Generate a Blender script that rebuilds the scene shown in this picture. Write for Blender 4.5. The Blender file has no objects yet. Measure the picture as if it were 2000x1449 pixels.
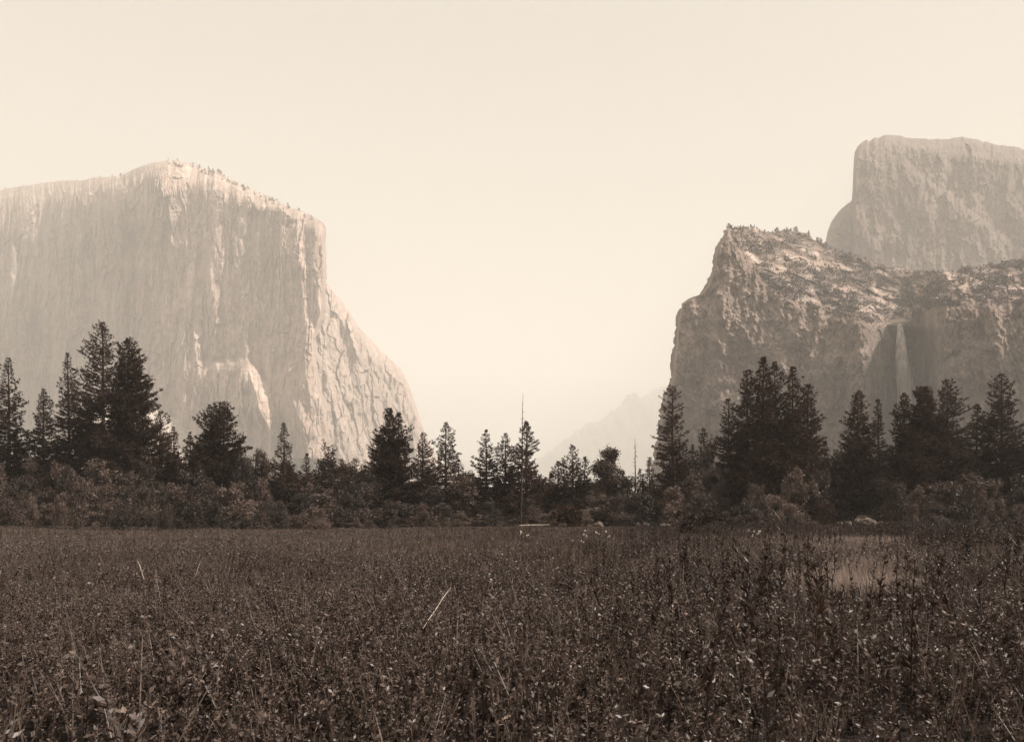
import bpy, math, random
import numpy as np

# ------------------------------------------------------------------ camera, world, sun, exposure
F = 1437.0            # focal length in pixels of a 2000 px wide frame
HY = 1012.0           # row of the horizon in that frame
EYE = 1.7
sc = bpy.context.scene
COL = sc.collection
cam_d = bpy.data.cameras.new('camera')
cam = bpy.data.objects.new('camera', cam_d); COL.objects.link(cam)
cam.location = (0, 0, EYE); cam.rotation_euler = (math.radians(90), 0, 0)
cam_d.sensor_width = 36; cam_d.lens = 36 * F / 2000
cam_d.shift_y = (HY - 724.5) / 2000
cam_d.clip_start = 0.1; cam_d.clip_end = 40000
sc.camera = cam

SUN_AZ, SUN_EL = 98.0, 45.0     # degrees right of the view direction, above the horizon
sd = np.array([math.sin(math.radians(SUN_AZ)) * math.cos(math.radians(SUN_EL)),
               math.cos(math.radians(SUN_AZ)) * math.cos(math.radians(SUN_EL)),
               math.sin(math.radians(SUN_EL))])
w = bpy.data.worlds.new('World'); sc.world = w; w.use_nodes = True
nt = w.node_tree; nt.nodes.clear()
sky = nt.nodes.new('ShaderNodeTexSky'); sky.sky_type = 'NISHITA'; sky.sun_disc = False
sky.sun_elevation = math.radians(SUN_EL); sky.sun_rotation = math.radians(SUN_AZ)
sky.dust_density = 3.0; sky.air_density = 1.0
bw = nt.nodes.new('ShaderNodeRGBToBW')
pw = nt.nodes.new('ShaderNodeMath'); pw.operation = 'POWER'; pw.inputs[1].default_value = 0.16
cmb = nt.nodes.new('ShaderNodeMix'); cmb.data_type = 'RGBA'; cmb.blend_type = 'MULTIPLY'
cmb.inputs[0].default_value = 1.0
cmb.inputs[7].default_value = (0.96, 0.90, 0.80, 1)
bg = nt.nodes.new('ShaderNodeBackground'); bg.inputs[1].default_value = 0.266
out = nt.nodes.new('ShaderNodeOutputWorld')
nt.links.new(sky.outputs[0], bw.inputs[0]); nt.links.new(bw.outputs[0], pw.inputs[0])
nt.links.new(pw.outputs[0], cmb.inputs[6]); nt.links.new(cmb.outputs[2], bg.inputs[0])
nt.links.new(bg.outputs[0], out.inputs[0])

sl = bpy.data.lights.new('sun', 'SUN'); sl.energy = 4.8; sl.angle = math.radians(0.53)
sl.color = (1.0, 0.955, 0.89)
sun = bpy.data.objects.new('sun', sl); COL.objects.link(sun)
from mathutils import Vector
sun.rotation_euler = Vector(sd).to_track_quat('Z', 'Y').to_euler()

sc.view_settings.view_transform = 'Standard'; sc.view_settings.look = 'None'
sc.view_settings.exposure = 1.0; sc.view_settings.gamma = 1.0
sc.cycles.use_denoising = True
sc.cycles.max_bounces = 5; sc.cycles.diffuse_bounces = 2; sc.cycles.volume_bounces = 2
sc.cycles.transparent_max_bounces = 16
sc.cycles.caustics_reflective = False; sc.cycles.caustics_refractive = False

rng = np.random.default_rng(7)

# ------------------------------------------------------------------ helpers
def tag(o, label=None, cat=None, group=None, kind=None):
    if label: o['label'] = label
    if cat: o['category'] = cat
    if group: o['group'] = group
    if kind: o['kind'] = kind
    return o

def mesh(name, V, Fc, m=None, smooth=False):
    """V (n,3); Fc: int array (k,3) or (k,4), or a list of such arrays"""
    if not isinstance(Fc, (list, tuple)): Fc = [Fc]
    Fc = [np.asarray(f, dtype=np.int32) for f in Fc if len(f)]
    V = np.asarray(V, dtype=np.float32)
    me = bpy.data.meshes.new(name)
    nl = sum(f.size for f in Fc); nf = sum(len(f) for f in Fc)
    me.vertices.add(len(V)); me.vertices.foreach_set('co', V.ravel())
    me.loops.add(nl); me.loops.foreach_set('vertex_index', np.concatenate([f.ravel() for f in Fc]))
    tot = np.concatenate([np.full(len(f), f.shape[1], np.int32) for f in Fc])
    st = np.concatenate([[0], np.cumsum(tot)[:-1]]).astype(np.int32)
    me.polygons.add(nf); me.polygons.foreach_set('loop_start', st)
    me.polygons.foreach_set('use_smooth', np.full(nf, smooth, bool))
    me.update(calc_edges=True)
    if m: me.materials.append(m)
    return me

def obj(name, me, parent=None, loc=None):
    o = bpy.data.objects.new(name, me); COL.objects.link(o)
    if parent: o.parent = parent
    if loc is not None: o.location = loc
    return o

def hash2(ix, iy, seed):
    h = (ix.astype(np.int64) * 374761393 + iy.astype(np.int64) * 668265263 + seed * 1442695041) & 0xffffffff
    h = ((h ^ (h >> 13)) * 1274126177) & 0xffffffff
    h = ((h ^ (h >> 16)) * 2246822519) & 0xffffffff
    return ((h ^ (h >> 13)) & 0xffffff) / float(0xffffff)

def noise(x, y, seed=0):
    x, y = np.broadcast_arrays(np.asarray(x, float), np.asarray(y, float))
    ix, iy = np.floor(x), np.floor(y); fx, fy = x - ix, y - iy
    ux, uy = fx * fx * (3 - 2 * fx), fy * fy * (3 - 2 * fy)
    a = hash2(ix, iy, seed); b = hash2(ix + 1, iy, seed); c = hash2(ix, iy + 1, seed); d = hash2(ix + 1, iy + 1, seed)
    return (a * (1 - ux) + b * ux) * (1 - uy) + (c * (1 - ux) + d * ux) * uy

def fbm(x, y, seed=0, o=4, g=0.5):
    s = 0; a = 1; t = 0
    for k in range(o):
        s = s + a * noise(np.asarray(x) * 2 ** k, np.asarray(y) * 2 ** k, seed + 17 * k); t += a; a *= g
    return s / t * 2 - 1          # about -1..1

def facets(x, y, seed, tilt=1.0):
    """fractured blocks: every cell is its own tilted plane, with sharp steps between cells"""
    x, y = np.broadcast_arrays(np.asarray(x, float), np.asarray(y, float))
    ix, iy = np.floor(x), np.floor(y); best = np.full(x.shape, 1e9); h = np.zeros(x.shape)
    for di in (-1, 0, 1):
        for dj in (-1, 0, 1):
            cx, cy = ix + di, iy + dj
            px_ = cx + hash2(cx, cy, seed); py_ = cy + hash2(cx, cy, seed + 5)
            d = (x - px_) ** 2 + (y - py_) ** 2
            v = hash2(cx, cy, seed + 9) - 0.5 + tilt * ((x - px_) * (hash2(cx, cy, seed + 13) - 0.5) + (y - py_) * (hash2(cx, cy, seed + 19) - 0.5))
            m_ = d < best; best = np.where(m_, d, best); h = np.where(m_, v, h)
    return h

def interp(x, pts):
    p = np.array(pts, float); return np.interp(x, p[:, 0], p[:, 1])

def sstep(a, b, x):
    t = np.clip((x - a) / (b - a), 0, 1); return t * t * (3 - 2 * t)

def wx(px, Y): return (np.asarray(px) - 1000) / F * Y
def wz(py, Y): return EYE + (HY - np.asarray(py)) / F * Y

# ------------------------------------------------------------------ materials
def nodes(m):
    m.use_nodes = True; n = m.node_tree.nodes; b = n['Principled BSDF']; return n, m.node_tree.links, b

def ramp(n, stops):
    r = n.new('ShaderNodeValToRGB'); e = r.color_ramp.elements
    while len(e) < len(stops): e.new(0.5)
    for k, (p, c) in enumerate(stops): e[k].position = p; e[k].color = (*c, 1)
    return r

def rock_mat(name, lo, hi, vs=(0.02, 0.02, 0.003), bump=4.0, fine=0.15, streak=0.5, use_tone=None, contrast=(0.36, 0.64), crack=0.45):
    m = bpy.data.materials.new(name); n, l, b = nodes(m)
    tc = n.new('ShaderNodeTexCoord')
    mp = n.new('ShaderNodeMapping'); mp.inputs['Scale'].default_value = vs
    l.new(tc.outputs['Object'], mp.inputs[0])
    n1 = n.new('ShaderNodeTexNoise'); n1.inputs['Scale'].default_value = 1.0; n1.inputs['Detail'].default_value = 7
    n1.inputs['Roughness'].default_value = 0.62
    l.new(mp.outputs[0], n1.inputs['Vector'])
    n2 = n.new('ShaderNodeTexNoise'); n2.inputs['Scale'].default_value = 0.012; n2.inputs['Detail'].default_value = 9
    n2.inputs['Roughness'].default_value = 0.68
    l.new(tc.outputs['Object'], n2.inputs['Vector'])
    mx = n.new('ShaderNodeMix'); mx.data_type = 'FLOAT'; mx.inputs[0].default_value = streak
    l.new(n2.outputs[0], mx.inputs[2]); l.new(n1.outputs[0], mx.inputs[3])
    r = ramp(n, [(contrast[0], lo), (contrast[1], hi)]); l.new(mx.outputs[0], r.inputs[0])
    mp2 = n.new('ShaderNodeMapping'); mp2.inputs['Scale'].default_value = (vs[0] * 2.2, vs[1] * 2.2, vs[2] * 3.5); mp2.inputs['Rotation'].default_value = (0, 0.12, 0)
    l.new(tc.outputs['Object'], mp2.inputs[0])
    n4 = n.new('ShaderNodeTexNoise'); n4.inputs['Scale'].default_value = 0.6; n4.inputs['Detail'].default_value = 5; n4.inputs['Distortion'].default_value = 0.4
    l.new(mp2.outputs[0], n4.inputs['Vector'])
    cr = ramp(n, [(0.485, (1, 1, 1)), (0.50, (crack,) * 3), (0.515, (1, 1, 1))]); l.new(n4.outputs[0], cr.inputs[0])
    n5 = n.new('ShaderNodeTexNoise'); n5.inputs['Scale'].default_value = 0.045; n5.inputs['Detail'].default_value = 6; n5.inputs['Roughness'].default_value = 0.75
    l.new(tc.outputs['Object'], n5.inputs['Vector'])
    sp = ramp(n, [(0.34, (0.62, 0.6, 0.58)), (0.48, (1, 1, 1)), (0.58, (1, 1, 1)), (0.72, (1.25, 1.25, 1.25))]); l.new(n5.outputs[0], sp.inputs[0])
    c1 = n.new('ShaderNodeMix'); c1.data_type = 'RGBA'; c1.blend_type = 'MULTIPLY'; c1.inputs[0].default_value = 1.0
    l.new(r.outputs[0], c1.inputs[6]); l.new(cr.outputs[0], c1.inputs[7])
    c2 = n.new('ShaderNodeMix'); c2.data_type = 'RGBA'; c2.blend_type = 'MULTIPLY'; c2.inputs[0].default_value = 1.0
    l.new(c1.outputs[2], c2.inputs[6]); l.new(sp.outputs[0], c2.inputs[7])
    col = c2.outputs[2]
    if use_tone:
        at = n.new('ShaderNodeAttribute'); at.attribute_name = 'tone'  # per-vertex tone multiplies the rock colour, painted light and shade included
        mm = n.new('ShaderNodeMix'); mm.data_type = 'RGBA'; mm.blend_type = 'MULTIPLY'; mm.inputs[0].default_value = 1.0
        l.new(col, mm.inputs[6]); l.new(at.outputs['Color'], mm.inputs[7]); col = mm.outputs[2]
    l.new(col, b.inputs['Base Color'])
    b.inputs['Roughness'].default_value = 0.9
    b.inputs['Specular IOR Level'].default_value = 0.2
    n3 = n.new('ShaderNodeTexNoise'); n3.inputs['Scale'].default_value = fine; n3.inputs['Detail'].default_value = 8
    n3.inputs['Roughness'].default_value = 0.7
    l.new(tc.outputs['Object'], n3.inputs['Vector'])
    ad = n.new('ShaderNodeMath'); ad.operation = 'ADD'
    l.new(n3.outputs[0], ad.inputs[0]); l.new(n1.outputs[0], ad.inputs[1])
    bp = n.new('ShaderNodeBump'); bp.inputs['Distance'].default_value = bump; bp.inputs['Strength'].default_value = 1.0
    l.new(ad.outputs[0], bp.inputs['Height']); l.new(bp.outputs[0], b.inputs['Normal'])
    return m

def leaf_mat(name, lo, hi, scale=0.5, trans=0.35, rough=0.5, spec=0.4, objvar=0.35, pale=1.0):
    m = bpy.data.materials.new(name); n, l, b = nodes(m)
    tc = n.new('ShaderNodeTexCoord')
    nz = n.new('ShaderNodeTexNoise'); nz.inputs['Scale'].default_value = scale; nz.inputs['Detail'].default_value = 5
    l.new(tc.outputs['Object'], nz.inputs['Vector'])
    r = ramp(n, [(0.32, lo), (0.60, hi), (0.66, hi), (0.74, tuple(min(0.5, c * pale) for c in hi))]); l.new(nz.outputs[0], r.inputs[0])  # brightest stop paints sun glints onto scattered leaves
    oi = n.new('ShaderNodeObjectInfo')
    ma = n.new('ShaderNodeMapRange'); ma.inputs[3].default_value = 1 - objvar; ma.inputs[4].default_value = 1 + objvar
    l.new(oi.outputs['Random'], ma.inputs[0])
    sc_ = n.new('ShaderNodeMix'); sc_.data_type = 'RGBA'; sc_.blend_type = 'MULTIPLY'; sc_.inputs[0].default_value = 1
    l.new(r.outputs[0], sc_.inputs[6]); l.new(ma.outputs[0], sc_.inputs[7])
    l.new(sc_.outputs[2], b.inputs['Base Color'])
    b.inputs['Roughness'].default_value = rough; b.inputs['Specular IOR Level'].default_value = spec
    tr = n.new('ShaderNodeBsdfTranslucent'); l.new(sc_.outputs[2], tr.inputs[0])
    mx = n.new('ShaderNodeMixShader'); mx.inputs[0].default_value = trans
    l.new(b.outputs[0], mx.inputs[1]); l.new(tr.outputs[0], mx.inputs[2])
    l.new(mx.outputs[0], n['Material Output'].inputs[0])
    return m

def plain_mat(name, lo, hi, scale=3.0, rough=0.85, bump=0.02):
    m = bpy.data.materials.new(name); n, l, b = nodes(m)
    tc = n.new('ShaderNodeTexCoord')
    nz = n.new('ShaderNodeTexNoise'); nz.inputs['Scale'].default_value = scale; nz.inputs['Detail'].default_value = 6
    l.new(tc.outputs['Object'], nz.inputs['Vector'])
    r = ramp(n, [(0.3, lo), (0.7, hi)]); l.new(nz.outputs[0], r.inputs[0]); l.new(r.outputs[0], b.inputs['Base Color'])
    b.inputs['Roughness'].default_value = rough; b.inputs['Specular IOR Level'].default_value = 0.2
    bp = n.new('ShaderNodeBump'); bp.inputs['Distance'].default_value = bump
    l.new(nz.outputs[0], bp.inputs['Height']); l.new(bp.outputs[0], b.inputs['Normal'])
    return m

M = {}
M['granite'] = rock_mat('pale_granite', (0.29, 0.20, 0.158), (0.53, 0.415, 0.348), vs=(0.022, 0.022, 0.0026), bump=5, streak=0.6, use_tone=True)
M['granite_far'] = rock_mat('far_granite', (0.32, 0.24, 0.20), (0.48, 0.38, 0.32), vs=(0.02, 0.02, 0.004), bump=6, streak=0.5, use_tone=True)
M['cathedral'] = rock_mat('weathered_granite', (0.19, 0.122, 0.092), (0.47, 0.370, 0.312), vs=(0.018, 0.018, 0.007), bump=5, streak=0.45, use_tone=True, contrast=(0.38, 0.62))
M['tower'] = rock_mat('tower_granite', (0.15, 0.105, 0.085), (0.26, 0.195, 0.162), vs=(0.02, 0.02, 0.006), bump=5, streak=0.5, use_tone=True)
M['ridge'] = rock_mat('ridge_rock', (0.14, 0.10, 0.08), (0.22, 0.16, 0.13), vs=(0.004, 0.004, 0.002), bump=10, fine=0.02)
M['talus'] = rock_mat('talus_rock', (0.42, 0.34, 0.29), (0.62, 0.52, 0.45), vs=(0.05, 0.05, 0.02), bump=3, fine=0.3)
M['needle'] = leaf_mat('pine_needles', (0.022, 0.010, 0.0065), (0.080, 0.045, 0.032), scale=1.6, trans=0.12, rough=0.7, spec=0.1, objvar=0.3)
M['leaf'] = leaf_mat('broad_leaves', (0.033, 0.018, 0.0125), (0.135, 0.093, 0.073), scale=1.6, trans=0.15, rough=0.5, spec=0.35, objvar=0.6, pale=2.0)
M['brush'] = leaf_mat('slope_brush', (0.05, 0.032, 0.024), (0.10, 0.066, 0.051), scale=0.02, trans=0.1, objvar=0.0)
M['weed'] = leaf_mat('weed_leaves', (0.016, 0.0085, 0.006), (0.150, 0.104, 0.083), scale=9, trans=0.15, rough=0.45, spec=0.4, objvar=0.0, pale=2.6)
M['spike'] = leaf_mat('dark_weed_leaves', (0.016, 0.008, 0.0055), (0.05, 0.027, 0.019), scale=0.9, trans=0.2, rough=0.5, spec=0.35, objvar=0.2)
M['grass'] = leaf_mat('meadow_grass_blades', (0.026, 0.015, 0.011), (0.19, 0.135, 0.108), scale=1.2, trans=0.3, rough=0.5, spec=0.35, objvar=0.0)
M['dry'] = leaf_mat('pale_dry_grass', (0.20, 0.148, 0.122), (0.36, 0.28, 0.236), scale=0.3, trans=0.3, rough=0.6, spec=0.3, objvar=0.0)
M['bark'] = plain_mat('tree_bark', (0.035, 0.020, 0.014), (0.10, 0.062, 0.046), scale=2.5, bump=0.04)
M['deadwood'] = plain_mat('bleached_wood', (0.30, 0.23, 0.18), (0.60, 0.50, 0.42), scale=6, bump=0.01)
M['snag'] = plain_mat('weathered_snag', (0.03, 0.018, 0.013), (0.08, 0.052, 0.04), scale=3, bump=0.02)
M['boulder'] = plain_mat('boulder_granite', (0.07, 0.050, 0.040), (0.20, 0.155, 0.128), scale=1.6, bump=0.08)
M['petal'] = plain_mat('white_petals', (0.6, 0.53, 0.45), (0.8, 0.73, 0.64), scale=6)
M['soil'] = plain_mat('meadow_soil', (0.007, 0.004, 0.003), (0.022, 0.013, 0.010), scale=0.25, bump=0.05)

# ------------------------------------------------------------------ ground
def gz(x, y): return 0.10 * fbm(x / 9, y / 9, 3, 3) + 0.35 * sstep(45, 95, y) * fbm(x / 38, y / 30, 4, 2)
def build_ground():
    # finer near the camera, coarse out to the horizon
    ys = np.concatenate([np.linspace(-60, 170, 116), np.geomspace(175, 13000, 54)])
    xs = np.concatenate([-np.geomspace(9000, 125, 40), np.linspace(-120, 120, 121), np.geomspace(125, 9000, 40)])
    X, Y = np.meshgrid(xs, ys)
    Z = gz(X, Y) * sstep(400, 150, np.hypot(X, Y))
    Z = Z + sstep(250, 2400, np.hypot(X, Y)) * 10 * (fbm(X / 400, Y / 400, 5, 3) - 0.6)
    V = np.stack([X, Y, Z], -1).reshape(-1, 3)
    q = grid_faces(len(ys), len(xs))
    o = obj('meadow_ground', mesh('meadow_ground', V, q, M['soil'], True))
    tag(o, 'dark level ground of the meadow running out to the cliffs', 'ground', kind='structure')

def grid_faces(nr, nc):
    i = np.arange(nr - 1)[:, None] * nc + np.arange(nc - 1)[None]
    i = i.ravel(); return np.stack([i, i + 1, i + nc + 1, i + nc], -1)

build_ground()

# ------------------------------------------------------------------ cliffs
def strips(PX, PY, lst, wob=2.5):
    """lit facets: each rib stands out from the wall and turns back to it on its right, sunlit side"""
    D = np.zeros_like(PX)
    for pts, amp, back in lst:
        p = np.array(pts, float)                     # (py, x_left, width)
        xl = np.interp(PY, p[:, 0], p[:, 1]); wd = np.interp(PY, p[:, 0], p[:, 2])
        xl = xl + wob * fbm(PY / 14, PX * 0 + amp, 91, 3)
        fade = sstep(p[0, 0] - 8, p[0, 0] + 6, PY) * (1 - sstep(p[-1, 0] - 6, p[-1, 0] + 14, PY))
        t = (PX - xl) / np.maximum(wd, 0.5)
        lead = np.clip(1 - (xl - PX) / (abs(back) * 1.6 + 6), 0, 1) ** 1.5
        D += -1.7 * amp * fade * wd / 10 * np.where(PX < xl, lead, np.clip(1 - t, 0, 1))
    return D

def set_tone(me, T):
    a = me.attributes.new('tone', 'FLOAT_COLOR', 'POINT')
    T = np.clip(T, 0, 2).ravel().astype(np.float32)
    c = np.stack([T, T, T, np.ones_like(T)], -1)
    a.data.foreach_set('color', c.ravel())

def cliff(name, PX, PY, Y, mat, tone=None, back=420.0, drop=0.04, nb=14):
    """front grid (rows from foot to rim) in view coordinates with true depths, plus a plateau and a rear slope"""
    X = wx(PX, Y); Z = wz(PY, Y)
    nr, nc = PX.shape
    rows = [np.stack([X, Y, Z], -1)]
    top = rows[0][-1]
    for k in range(1, nb + 1):                       # the top runs back, dips, then falls to the ground behind
        s = k / nb
        yy = top[:, 1] + back * s ** 1.2
        zz = top[:, 2] * (1 - drop * s) + 4 * fbm(top[:, 0] / 40, yy / 40, 33, 3) - 6 * s
        if s > 0.75: zz = zz * (1 - sstep(0.75, 1.02, s) * 0.99)
        rows.append(np.stack([top[:, 0] * (yy / top[:, 1]) * (1 + 0.02 * s), yy, zz], -1)[None])
    G = np.concatenate(rows, 0)
    nr2 = G.shape[0]
    V = G.reshape(-1, 3)
    me = mesh(name, V, grid_faces(nr2, nc), mat, False)
    if tone is None: tone = np.ones_like(PX)
    T = np.concatenate([tone, np.repeat(tone[-1:], nb, 0)], 0)
    set_tone(me, T)
    o = obj(name, me)
    return o, G

# --- the great cliff on the left
CT = [(-170, 400), (-60, 382), (40, 364), (110, 354), (160, 352), (185, 347), (212, 346), (235, 344), (250, 336), (268, 328), (285, 322), (308, 316), (330, 313),
      (352, 315), (372, 321), (392, 327), (412, 331), (430, 338), (450, 350), (470, 359), (490, 368), (508, 377), (530, 386), (552, 398), (572, 406),
      (592, 414), (608, 421), (622, 429), (632, 437), (637, 446)]
EDGE = [(430, 637), (446, 637), (480, 635.5), (520, 638), (560, 637), (600, 634), (625, 630), (645, 622), (665, 616), (700, 617), (740, 624), (790, 634), (850, 645), (920, 655), (1020, 668)]
def build_left_cliff():
    nc, nr = 640, 470
    u = np.linspace(0, 1, nc)[None]; v = np.linspace(0, 1, nr)[:, None]
    x0 = -170.0
    pt = x0 + (637 - x0) * u
    topy = interp(pt, CT) + 1.6 * fbm(pt / 7, pt * 0, 12, 4) * sstep(640, 600, pt)
    PY = 1018 + (topy - 1018) * v
    PX = x0 + (interp(PY, [(a, b) for a, b in EDGE]) - x0) * u + 1.6 * u ** 8 * fbm(PY / 9, PY * 0, 8, 3)
    # large form: the west face comes towards the viewer at the prow
    Y = 2640 - 0.27 * (PX - 300) + 90 * sstep(330, 60, PX) * 2
    Y += 0.55 * (1018 - PY) * 0.35                                    # leans back slightly
    # rounded brow at the top
    h = PY - topy
    Y += 230 * np.exp(-h / 14.0) * (0.55 + 0.45 * sstep(560, 250, PX)) + 60 * np.exp(-h / 45.0) * sstep(460, 300, PX)
    fx = PX + 3 * fbm(PX / 9, PY / 9, 301, 2) + 0.08 * PY
    Y += 15 * facets(fx / 26, PY / 120, 302, 1.6) + 7 * facets(fx / 13, PY / 50, 303, 1.6) + 3 * facets(fx / 5, PY / 12, 304, 1.6)
    # prow turns the corner at the right edge
    e = interp(PY, [(a, b) for a, b in EDGE]) - PX
    Y += 160 * np.clip(1 - e / 7.0, 0, 1) ** 1.5
    # fluting and rough relief
    wv = 10 * fbm(PX / 90, PY / 90, 2, 3)
    Y += 34 * fbm((PX + wv) / 46, PY / 260, 21, 3) + 13 * fbm((PX + wv * 0.4) / 12, PY / 120, 22, 3)
    Y += 9 * fbm(PX / 30, PY / 60, 23, 4) + 2.5 * fbm(PX / 5, PY / 14, 24, 3)
    for sx, sy, am, sd in ((16, 90, 9, 26), (7, 60, 5, 27), (30, 150, 12, 28)):      # long broken cracks and flake edges, facing either way
        cr_ = fbm((PX + wv * 0.6) / sx, PY / sy, sd, 2) * 3; Y += am * (cr_ - np.floor(cr_)) * sstep(-0.2, 0.3, fbm(PX / 50, PY / 70, sd + 9, 2))
    # low down on the right the wall breaks into sunlit ribs
    low = sstep(640, 780, PY) * sstep(560, 630, PX)
    Y += low * 0.9 * (PX - 560)
    S = [([(322, 322, 55), (345, 314, 66), (375, 314, 58), (400, 315, 47), (430, 314, 36), (455, 313, 18), (475, 314, 7)], 15, 150),
         ([(366, 462, 6), (400, 464, 6)], 14, 22), ([(375, 489, 6), (412, 489, 5), (445, 488, 4)], 17, 24),
         ([(378, 492, 40), (396, 494, 36), (408, 500, 22), (416, 508, 10)], 9, 30), ([(400, 545, 44), (412, 552, 46), (424, 572, 34)], 9, 40),
         ([(424, 580, 12), (455, 582, 13), (495, 581, 18), (520, 588, 17), (545, 596, 9), (580, 595, 9), (615, 596, 12), (650, 600, 14), (700, 598, 22), (760, 603, 32), (830, 612, 36), (900, 622, 40)], 17, 70),
         ([(440, 613, 13), (470, 617, 6), (520, 620, 5), (580, 622, 6), (610, 624, 8)], 20, 14),
         ([(470, 583, 6), (500, 574, 12), (520, 580, 8)], 10, 22), ([(590, 580, 6), (640, 583, 5)], 12, 12),
         ([(706, 483, 7), (722, 485, 20), (745, 492, 25), (770, 502, 27), (795, 506, 31), (815, 514, 25), (835, 524, 17), (860, 534, 13), (900, 548, 12)], 27, 90),
         ([(765, 566, 6), (780, 570, 15), (800, 577, 20), (830, 590, 24), (860, 598, 30), (900, 604, 34)], 14, 30),
         ([(560, 288, 4), (600, 290, 4), (640, 292, 3)], 9, 30), ([(520, 312, 3), (560, 309, 4)], 7, 30), ([(560, 388, 5), (600, 402, 3)], 6, 40),
         ([(560, 335, 5), (610, 331, 5)], 6, 20), ([(700, 560, 5), (730, 572, 6)], 10, 14), ([(640, 372, 5), (700, 398, 6), (770, 405, 5)], 5, 80),
         ([(640, 470, 8), (680, 482, 8), (705, 488, 5)], 6, 60)]
    Y += strips(PX, PY, S)
    # tone: dark mineral streaks, darker left part, painted sunlight on flake and gully
    T = 1 + 0.11 * fbm((PX + wv) / 8, PY / 160, 41, 4) + 0.14 * fbm(PX / 120, PY / 100, 42, 3) + 0.10 * fbm((PX + wv) / 14, PY / 16, 47, 4)
    T *= 1 - 0.26 * sstep(0.1, 0.5, fbm(PX / 5, PY / 210, 43, 3)) * sstep(-0.3, 0.4, fbm(PX / 60, PY / 120, 44, 2))
    T *= 1 + 0.28 * sstep(0.25, 0.55, fbm(PX / 3.5, PY / 190, 45, 3)) * sstep(0.0, 0.5, fbm(PX / 50, PY / 90, 46, 2))
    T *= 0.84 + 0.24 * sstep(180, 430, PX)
    def patch(pts):                                   # paler tone that paints sunlight onto the flake and gully
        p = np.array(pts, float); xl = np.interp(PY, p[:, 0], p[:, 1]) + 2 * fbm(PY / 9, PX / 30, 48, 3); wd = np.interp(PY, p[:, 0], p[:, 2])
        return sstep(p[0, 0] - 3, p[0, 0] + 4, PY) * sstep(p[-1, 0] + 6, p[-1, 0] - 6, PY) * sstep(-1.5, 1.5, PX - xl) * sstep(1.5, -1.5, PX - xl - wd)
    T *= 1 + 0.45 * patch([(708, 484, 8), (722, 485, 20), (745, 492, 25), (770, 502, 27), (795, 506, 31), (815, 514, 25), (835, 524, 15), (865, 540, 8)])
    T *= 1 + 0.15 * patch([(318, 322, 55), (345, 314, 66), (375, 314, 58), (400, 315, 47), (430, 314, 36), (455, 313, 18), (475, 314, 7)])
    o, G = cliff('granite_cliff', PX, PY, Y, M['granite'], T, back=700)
    tag(o, 'huge pale sheer granite cliff with rounded summit filling the left', 'cliff', kind='structure')
    return G

ST = [(560, 500), (600, 520), (630, 545), (640, 556), (652, 570), (664, 584), (680, 604), (692, 626), (704, 642), (722, 660), (742, 681), (760, 699), (776, 713),
      (787, 727), (795, 742), (803, 762), (810, 784), (819, 812), (828, 840), (838, 865), (850, 888), (866, 908), (890, 930), (930, 955), (990, 1010)]
def build_left_shoulder():
    nc, nr = 260, 330
    u = np.linspace(0, 1, nc)[None]; v = np.linspace(0, 1, nr)[:, None]
    pt = 556 + (990 - 556) * u
    topy = interp(pt, ST) + 2.0 * fbm(pt / 6, pt * 0, 52, 4) + 3 * facets(pt / 8, pt * 0, 53, 1.2)
    PY = 1018 + (topy - 1018) * v; PX = pt + 0 * v
    Y = 2800 + 5.2 * (PX - 600) * 0.55 + 0.5 * (1018 - PY) * 0.6
    h = PY - topy
    Y += 160 * np.exp(-h / 9.0)
    wv = 14 * fbm(PX / 70, PY / 70, 5, 3)
    Y += 30 * fbm((PX + PY * -0.15 + wv) / 32, PY / 150, 61, 3) + 16 * fbm((PX + wv - PY * 0.1) / 10, PY / 50, 62, 3) + 8 * fbm(PX / 5, PY / 14, 63, 3)
    fx = PX + 3 * fbm(PX / 9, PY / 9, 311, 2) - 0.15 * PY
    Y += 26 * facets(fx / 22, PY / 90, 312, 1.6) + 12 * facets(fx / 8, PY / 26, 313, 1.6)
    S = [([(800, 655, 6), (840, 668, 14), (890, 690, 18)], 9, 26), ([(575, 650, 8), (640, 678, 9), (700, 700, 8)], 8, 22),
         ([(700, 640, 8), (800, 650, 8)], 8, 20), ([(700, 770, 10), (780, 785, 10), (850, 810, 10)], 7, 26)]
    Y += strips(PX, PY, S)
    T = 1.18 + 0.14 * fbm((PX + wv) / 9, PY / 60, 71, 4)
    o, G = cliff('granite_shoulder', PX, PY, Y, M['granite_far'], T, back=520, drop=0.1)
    tag(o, 'pale hazy shoulder sloping down to the right behind the prow of the left cliff', 'cliff', kind='structure')

def build_talus():
    nc, nr = 120, 60
    u = np.linspace(0, 1, nc)[None]; v = np.linspace(0, 1, nr)[:, None]
    pt = 130 + (400 - 130) * u
    topy = interp(pt, [(130, 850), (180, 800), (230, 775), (283, 788), (300, 797), (318, 806), (334, 814), (352, 819), (371, 828), (374, 846), (385, 880), (400, 930)]) + 1.5 * fbm(pt / 6, pt * 0, 82, 3)
    PY = 1016 + (topy - 1016) * v; PX = pt + 0 * v
    Y = 2150 + 1.4 * (1016 - PY) + 1.1 * (PX - 130) + 12 * fbm(PX / 12, PY / 12, 83, 4)
    o, G = cliff('talus_slope', PX, PY, Y, M['talus'], back=260, drop=0.0, nb=6)
    tag(o, 'bright bare talus slope at the foot of the left cliff', 'slope', kind='structure')

LG = build_left_cliff(); build_left_shoulder(); build_talus()

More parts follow.
